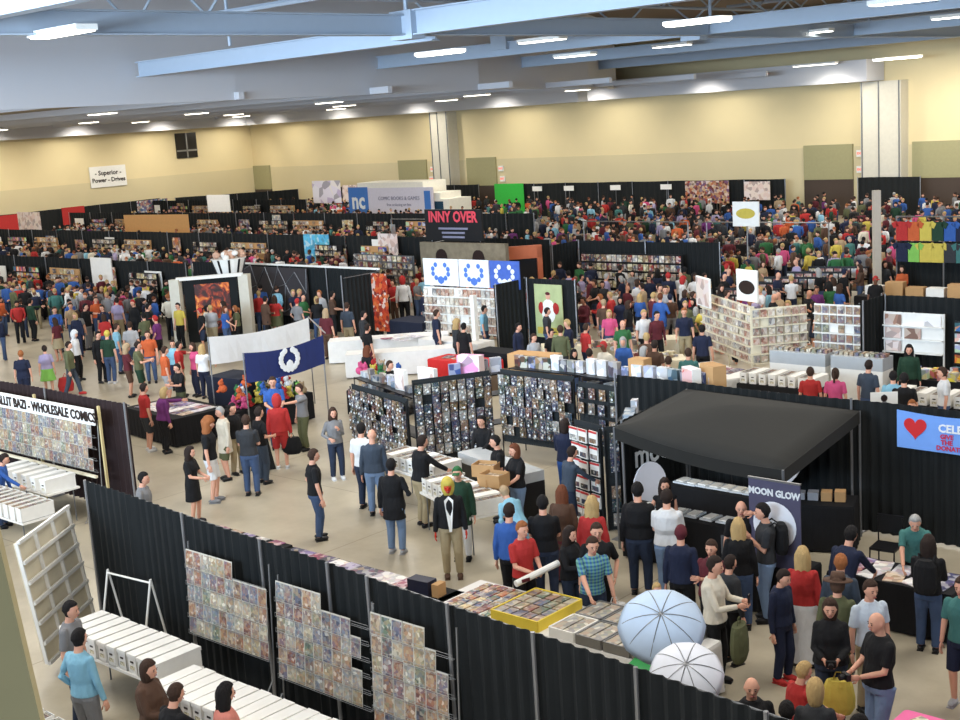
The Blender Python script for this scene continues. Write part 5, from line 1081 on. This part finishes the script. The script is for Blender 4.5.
held(W,J,'phone','smartphone held by the man in the cream shirt','phone',MB().box((0,0,.04),(.012,.07,.14),BLACKP).mesh('ph'),off=(.06,0,.02));bag(W,J,'R','olive brown tote bag at the side of the cream shirt',pc('olive'),(.42,.2,.5),drop=.15)
P(728,548,1.60,130,'charcoal','jacket',LONG,'black','short','darkbrown','short person in grey behind the cream shirt')
P(802,549,1.72,172,'red','long','longskirt','white','long','blond','blond woman in a red sweater and long white skirt',fem=1,fat=1.1)
P(780,569,1.62,55,'navy','jacket',LONG,'navy','short','darkbrown','boy in a dark suit jacket and red shoes',shoe='red',tilt=.3)
P(851,527,1.78,150,'navy','jacket',LONG,'navy','short','blackhair','man in a navy suit jacket leaning over the artist table',lean=.35,arms='reach')
P(840,556,1.72,165,'slate','jacket',LONG,'darkjeans','short','ginger','balding ginger-haired person near the artist table')
P(837,577,1.70,170,'olive','jacket',LONG,'olive','hat','brown','person in a wide-brimmed brown hat and olive jacket')
o,J,W,a=P(830,599,1.70,0,'black','jacket',LONG,'darkjeans','bob','brownhair','woman in a black jacket holding a small camera in both hands',fem=1,arms='front',fat=1.15)
CAMB=MB().box((0,0,0),(.05,.13,.08),BLACKP).tube([(.02,0,0),(.09,0,0)],.033,BLACKP,10).mesh('camera_body')
held(W,J,'camera','small black camera in the hands of the woman in the black jacket','camera',CAMB,off=(.07,0,0));bag(W,J,'L','bright yellow carrier bag beside the woman with the camera',pc('yellow'),(.36,.18,.44),drop=.15)
P(869,580,1.78,30,'bluewhite','short',LONG,'khaki','short','brownhair','man in a white checked shirt behind the bald man')
o,J,W,a=P(880,612,1.82,-55,'black','short',LONG,'lightjeans','bald','black','bald man in a black t-shirt and light jeans holding a camera',arms='front',fat=1.18)
held(W,J,'camera','black camera with lens in the hands of the bald man','camera',CAMB,off=(.07,0,0))
P(915,516,1.68,0,'teal','short',LONG,'black','short','greyhair','older artist with white hair and a colourful teal top leaning over the table',lean=.45,arms='reach2',fat=1.15)
o,J,W,a=P(928,537,1.70,170,'black','jacket',LONG,'jeans','long','darkbrown','person with long dark hair and black hooded top at the artist table',arms='front')
backpack(W,J,'black backpack on the person at the artist table',pc('black'))
P(963,577,1.76,-20,'teal','short','shorts','navy','short','brownhair','person in a teal top cut off by the right edge',shoe='lightgrey')
P(751,676,1.70,5,'black','jacket',LONG,'black','bald','black','bald man with sunglasses just above the black curtain')
P(786,704,1.60,170,'charcoal','jacket',LONG,'black','short','blackhair','dark-haired person at the bottom edge beside the blond one')
P(815,693,1.68,175,'charcoal','jacket',LONG,'black','bob','blond','blond person in dark clothes at the bottom edge seen from behind',fem=1)
P(858,700,1.55,90,'black','jacket',LONG,'black','short','blackhair','person in black bending at the bottom edge by the pink table',lean=.3)
P(484,601,1.5,60,'black','long',LONG,'black','cap','black','vendor in a black cap seated behind the card table',pose='sit',at=(-12.5,12.0,0))
P(697,650,1.66,120,'red','short',LONG,'red','short','blond','person in red seated by the white cloth table',arms='reach',lean=.2,pose='sit',at=(-7.2,12.9,0))
# right, behind the canopy
for r_ in((810,368,1.7,175,'red','short',LONG,'jeans','short','brownhair','person in a red t-shirt with a yellow emblem behind the canopy'),
(835,369,1.68,170,'pink','short',LONG,'jeans','pony','brownhair','ponytailed woman in a pink t-shirt at the comic boxes'),
(868,361,1.78,150,'slate','short',LONG,'jeans','short','darkbrown','man in a slate shirt at the glass cases'),
(893,372,1.7,175,'lightblue','short',LONG,'jeans','short','blackhair','person in a light blue shirt next to the large man in black'),
(904,374,1.82,178,'black','short',LONG,'black','short','blackhair','large man in black from behind at the right'),
(909,345,1.72,0,'darkgreen','jacket',LONG,'black','long','blackhair','vendor with long black hair in front of the poster board'),
(944,366,1.74,-80,'white','short',LONG,'jeans','short','brownhair','man in a white shirt at the right edge boxes'),
(912,400,1.62,0,'black','short',LONG,'black','short','ginger','orange-faced person above the heart banner'),
(654,341,1.76,160,'brown','short',LONG,'black','short','darkbrown','man in a brown t-shirt from behind right of centre'),
(688,349,1.76,175,'teal','short',LONG,'jeans','short','brownhair','man in a teal shirt from behind by the rack'),
(668,357,1.7,170,'teal','short',LONG,'black','short','brownhair','second person in teal left of the teal shirt'),
(637,356,1.72,30,'maroon','short',LONG,'black','bald','black','balding person in maroon next to the brown t-shirt'),
(702,331,1.76,175,'navy','short',LONG,'black','short','blackhair','man in a navy shirt left of the comic rack'),
(560,326,1.8,175,'olive','long',LONG,'charcoal','short','brownhair','man in a green vest over pale sleeves behind the toy booth'),
(585,324,1.7,120,'red','short',LONG,'navy','short','brownhair','person in a red and white jersey right of the player poster'),
(622,320,1.76,20,'green','short',LONG,'jeans','bald','black','person in a bright green t-shirt at the centre'),
(643,309,1.78,30,'white','short',LONG,'black','short','blond','young man in a white t-shirt at the goods table'),
(656,310,1.76,30,'maroon','long',LONG,'black','short','blackhair','man in a maroon shirt at the goods table'),
(665,286,1.82,10,'lightgrey','short',LONG,'black','short','brownhair','man in a grey t-shirt standing behind the goods table'),
(684,308,1.76,0,'navy','short',LONG,'khaki','short','ginger','ginger-haired man in a navy t-shirt at the goods table'),
(668,273,1.8,175,'navy','short',LONG,'black','cap','red','person in a navy and pale blue jersey with a red cap'),
(692,292,1.7,100,'red','short',LONG,'jeans','short','brownhair','person in a vivid red top in the right centre'),
(682,277,1.72,100,'white','short',LONG,'jeans','hood','red','person with a red head cover and white top'),
(402,277,1.95,170,'white','long',LONG,'black','hood','red','large person in a white top with a red head cover at the white tables'),
(435,309,1.8,100,'navy','short',LONG,'navy','short','brownhair','man in a dark navy t-shirt beside the graded comics'),
(463,325,1.7,150,'black','short',LONG,'black','short','blackhair','person in black seated before the graded comics'),
(455,316,1.68,100,'charcoal','short',LONG,'black','curly','blond','blond person beside the graded comics'),
(420,266,1.78,20,'red','short',LONG,'jeans','short','brownhair','person in a red shirt behind the white head'),
(346,303,1.76,150,'slate','short',LONG,'khaki','short','brownhair','man in a blue polo near the white tables'),
(325,310,1.74,150,'maroon','short',LONG,'brown','long','tan','long-haired person in brown left of the blue polo'),
(362,310,1.74,90,'charcoal','jacket',LONG,'black','short','blackhair','person in a charcoal jacket right of the blue polo'),
(366,322,1.72,120,'black','short',LONG,'maroon','short','darkbrown','person in a black t-shirt at the white table corner'),
(517,322,1.7,60,'navy','jacket',LONG,'black','short','blackhair','seated person in a navy jacket with a pale shirt left of the player poster'),
(533,336,1.62,40,'lightgrey','short',LONG,'grey','short','brownhair','person in pale grey in front of the player poster'),
(483,306,1.7,80,'lightblue','short',LONG,'jeans','short','blackhair','man in a light blue shirt in front of the graded comics'),
(546,308,1.7,90,'charcoal','short',LONG,'jeans','short','darkbrown','person in charcoal right of the pale grey one'),
(609,311,1.64,0,'pink','short',LONG,'jeans','bob','blond','blond person in pink at the centre'),(603,300,1.7,150,'brown','short',LONG,'jeans','short','tan','person in brown by the centre table'),
(388,358,1.68,60,'black','short',LONG,'black','short','brownhair','seated visitor in black behind the left toy shelf'),(366,350,1.74,120,'black','jacket',LONG,'black','long','auburn','woman in black with auburn hair behind the left toy shelf')):
    P(*r_)
# ---- crowd: shared figures, own colours
TEM=[]
rt=random.Random(11)
HX={'short':'brownhair','long':'darkbrown','curly':'blond','cap':'black','bob':'brownhair','pony':'brownhair','bald':'black'}
for i,(sl,lg,hr,ps_,ar,fem,fat) in enumerate((('short','long','short','stand','front',0,1),('jacket','long','short','stand','down',0,1.12),('short','shorts','cap','wide','hip',0,1.1),('long','long','long','stand','front',1,1),('short','long','bob','walk','swing',1,1.05),
 ('jacket','long','short','stand','hold',0,1.2),('short','long','pony','stand','reach',1,1),('coat','long','short','walk','bag',0,1.05),('short','skirt','long','stand','bag',1,1),('short','long','bald','stand','front',0,1.15))):
    ms,_=person_meshes(1.72-.06*fem,pc('grey'),sl,lg,pc('jeans'),hr,pc(HX[hr]),ps_,ar,0,fem,fat,SKIN,1);TEM.append((ms,sl,lg,hr,fem))
SHC=['black']*9+['navy']*4+['grey']*3+['red']*3+['green']*2+['blue']*3+['white']*4+['charcoal']*4+['purple','maroon','maroon','olive','tan','teal','orange','yellow','lightblue','lightgrey','brown','brown','pink','darkgreen','cream','lavender']
LGC=['jeans']*5+['darkjeans']*5+['black']*5+['khaki']*2+['olive','grey','navy','brown'];HRC=['brownhair']*5+['darkbrown']*4+['blackhair']*4+['blond']*3+['auburn','greyhair','ginger'];SKC=[SKIN]*7+[SKIN2]*2+[SKIN3]
def zone(x,y):
    if x>-24 and y<38: return 'in the aisle behind the canopy'
    if y<30: return 'near the fire artwork' if x<-32 else 'near the plush booth'
    if y<38 and x<-46: return 'in the first left row'
    if y<38: return 'by the graded comics' if x<-33 else 'behind the player poster'
    if y<44: return 'in the second left row' if x<-36 else 'near the shelves of boxed figures'
    if y<54: return 'in the third left row' if x<-44 else 'beyond the boxed figures'
    return 'in the far left rows' if x<-60 else 'near the back wall'
cand=[]
def blocked(x,y):
    if 24.7<y<26.0 and x>-24: return False
    for yy in(32.5,42.9,54,64.5):
        if yy-.5<y<yy+.45: return True
    return y>74.6 or hits(x,y,.36,.52)
def sow(n,x0,x1,y0,y1):
    c=0;t=0
    while c<n and t<n*12:
        t+=1;x=rt.uniform(x0,x1);y=rt.uniform(y0,y1)
        if blocked(x,y): continue
        SPOTS.append((x,y));cand.append((x,y));c+=1
sow(30,-62,-38,23,29);sow(20,-47,-36,30,32.0);sow(26,-62,-47,27,30.3);sow(30,-34,-28,33.5,41);sow(34,-28,-18,33,42);sow(28,-45,-36,33.5,37);sow(8,-24,-19,26,30);sow(36,-60,-37,34,41.5)
sow(50,-58,-38,28,31.9);sow(50,-34,-20,33.2,41.8);sow(45,-64,-37,39,42);sow(150,-38,-19,43.5,52);sow(190,-48,-20,52,63);sow(330,-62,-22,55,74);sow(150,-60,-37,44,53.5);sow(150,-88,-50,45,53);sow(130,-94,-60,55,63.5);sow(110,-95,-66,66,74);sow(50,-24,-12,48,74);sow(120,-90,-46,50.8,53.4);sow(110,-82,-37,39.8,42.2);sow(110,-96,-60,61.2,63.8);sow(90,-96,-66,70,74);sow(60,-64,-47,29.5,31.9);sow(30,-84,-64,34,41.5)
nman=len(SPOTS)-len(cand);cand.sort(key=lambda p:p[0]**2+p[1]**2);NI=max(0,299-nman)
def setm(o,m):
    o.material_slots[0].link='OBJECT';o.material_slots[0].material=m
cnt={}
plan=[]
for x,y in cand[:NI]:
    t=rt.randrange(len(TEM));ms,sl,lg,hr,fem=TEM[t];plan.append((x,y,t,rt.choice(SHC),rt.choice(LGC),rt.choice(HRC),rt.choice(SKC)))
def lab(p):
    x,y,t,s,l,h,k=p;ms,sl,lg,hr,fem=TEM[t];hw={'brownhair':'brown','darkbrown':'dark brown','blackhair':'black','blond':'blond','auburn':'auburn','greyhair':'grey','ginger':'ginger'}[h]
    top={'short':'t-shirt','jacket':'jacket','long':'long-sleeved top','coat':'coat'}[sl];bot={'long':'trousers','shorts':'shorts','skirt':'skirt'}[lg]
    hd={'bald':'bald','cap':'in a cap'}.get(hr,hw+'-haired')
    lw={'jeans':'blue','darkjeans':'dark blue'}.get(l,l);return '%s %s %s and %s %s %s'%('capped person in' if hr=='cap' else hd+' person in',s,top,lw,bot,zone(x,y))
from collections import Counter
for p in plan: cnt[lab(p).strip(', ')]=cnt.get(lab(p).strip(', '),0)+1
for p in plan:
    x,y,t,s,l,h,k=p;ms,sl,lg,hr,fem=TEM[t];L=lab(p).strip(', ')
    o=thing('person',L,'person',(x,y,0),rt.uniform(-PI,PI),'people '+zone(x,y));o.scale=(rt.uniform(.94,1.05),)*3
    for n,me in ms:
        c=link(n,me,o);setm(c,k if n=='body' else pc(s) if n in('shirt','jacket') else pc(l) if n in('trousers','shorts','skirt') else pc(h) if n=='hair' else pc(rt.choice(('black','red','navy'))))
# everyone beyond the first three hundred: one uncounted crowd
fm_=[]
for sk in range(3):
    b=[]
    b.append(('s',MB().ell((0,0,1.62),(.09,.08,.115),SKIN,7,5)));b.append(('h',MB().ell((-.02,0,1.67),(.10,.09,.10),SKIN,7,5)))
    b.append(('t',MB().rings([[Vector((.13*k*math.cos(a),.22*k*math.sin(a),z)) for a in[2*PI*i/8 for i in range(8)]] for z,k in((.88,.85),(1.1,.85),(1.35,1),(1.46,.75))],SKIN)))
    for s_ in(1,-1):
        b.append(('t',MB().tube([(0,s_*.20,1.42),(-.02,s_*.27,1.15),(.12 if sk else 0,s_*.2,1.0)],[.06,.05,.045],SKIN,6)));b.append(('s',MB().tube([(.12 if sk else 0,s_*.2,1.0),(.22 if sk else 0,s_*.14,.95)],.035,SKIN,5)))
        b.append(('l',MB().tube([(0,s_*.1,.92),(.02*s_*sk,s_*.11,.48),(0,s_*.12,.02)],[.10,.075,.06],SKIN,6)))
    fm_.append(b)
big=MB()
for x,y in cand[NI:]:
    a=rt.uniform(-PI,PI);c,s=math.cos(a),math.sin(a);k=rt.uniform(.93,1.06);mm={'s':rt.choice(SKC),'h':pc(rt.choice(HRC)),'t':pc(rt.choice(SHC)),'l':pc(rt.choice(LGC))}
    for kind,b in rt.choice(fm_): big.add([((v[0]*c-v[1]*s)*k+x,(v[0]*s+v[1]*c)*k+y,v[2]*k) for v in b.v],b.f,mm[kind])
o=big.obj('crowd',smooth=True);o['label']='dense crowd of visitors filling the far half of the hall';o['category']='crowd';o['kind']='stuff'
# red bag on the floor
p=A(66,385,.2);o=thing('shopping_bag','red shopping bag on the floor beside the striding man','bag',(p.x,p.y,0));link('bag_body',MB().rings([[Vector((.18*k*math.cos(2*PI*i/10),.26*k*math.sin(2*PI*i/10),z)) for i in range(10)] for z,k in((0,.9),(.2,1.05),(.45,.8))],pc('red')).mesh('b'),o);link('handle',MB().tube([(0,-.1,.43),(0,0,.58),(0,.1,.43)],.012,pc('red'),5).mesh('h'),o)
# ---------------------------------------------------------------- light and colour
w=bpy.data.worlds.new('world');sc.world=w;w.use_nodes=True;bg=w.node_tree.nodes['Background'];bg.inputs[0].default_value=(.62,.78,1,1);bg.inputs[1].default_value=.9
def area(name,loc,sx,sy,p,c,rot=(0,0,0)):
    l=bpy.data.lights.new(name,'AREA');l.shape='RECTANGLE';l.size=sx;l.size_y=sy;l.energy=p;l.color=c;l.spread=math.radians(95) if name=='balcony_daylight' else PI;o=bpy.data.objects.new(name,l);col.objects.link(o);o.location=loc;o.rotation_euler=rot
WARM=(1,.95,.87)
for y in(6,19,32,49,60,72):
    for x in(-32,-19,-6): area('hall_light',(x,y,10.0),5,5,750,WARM)
for y in(10,24,38,52,66):
    for x in(-90,-76,-62,-50): area('hall_light',(x,y,8.6),5,5,600,WARM)
def spot(loc,p,size,tx):
    l=bpy.data.lights.new('wall_washer','SPOT');l.energy=p;l.color=(1,.95,.84);l.spot_size=min(2.6,size*1.4);l.spot_blend=1;l.shadow_soft_size=.25;o=bpy.data.objects.new('wall_washer',l);col.objects.link(o);o.location=loc
    d=Vector(tx)-Vector(loc);o.rotation_euler=d.to_track_quat('-Z','Y').to_euler()
for y in range(26,78,8): spot((LW+4.5,y,8.6),980,1.6,(LW,y,3.5))
for x in range(-92,-10,9): spot((x,BW-4.6,8.6),860,1.6,(x,BW,3.5))
area('balcony_daylight',(-20,-7,8.4),26,4,10500,(.62,.80,1),(math.radians(110),0,math.radians(12)))
spot((-12.1,18.2,2.1),60,1.9,(-12.1,20.3,1.2))
sc.view_settings.view_transform='Standard';sc.view_settings.look='None';sc.view_settings.gamma=1;sc.view_settings.exposure=0.0
for me in bpy.data.meshes:
    if me.users==0: bpy.data.meshes.remove(me)
for o in list(bpy.data.objects):
    if '_h' in o: del o['_h']

for o_ in bpy.data.objects:
    if o_.parent is None and 'label' in o_ and len(o_['label'].split())>16: print('LONG',len(o_['label'].split()),o_['label'])
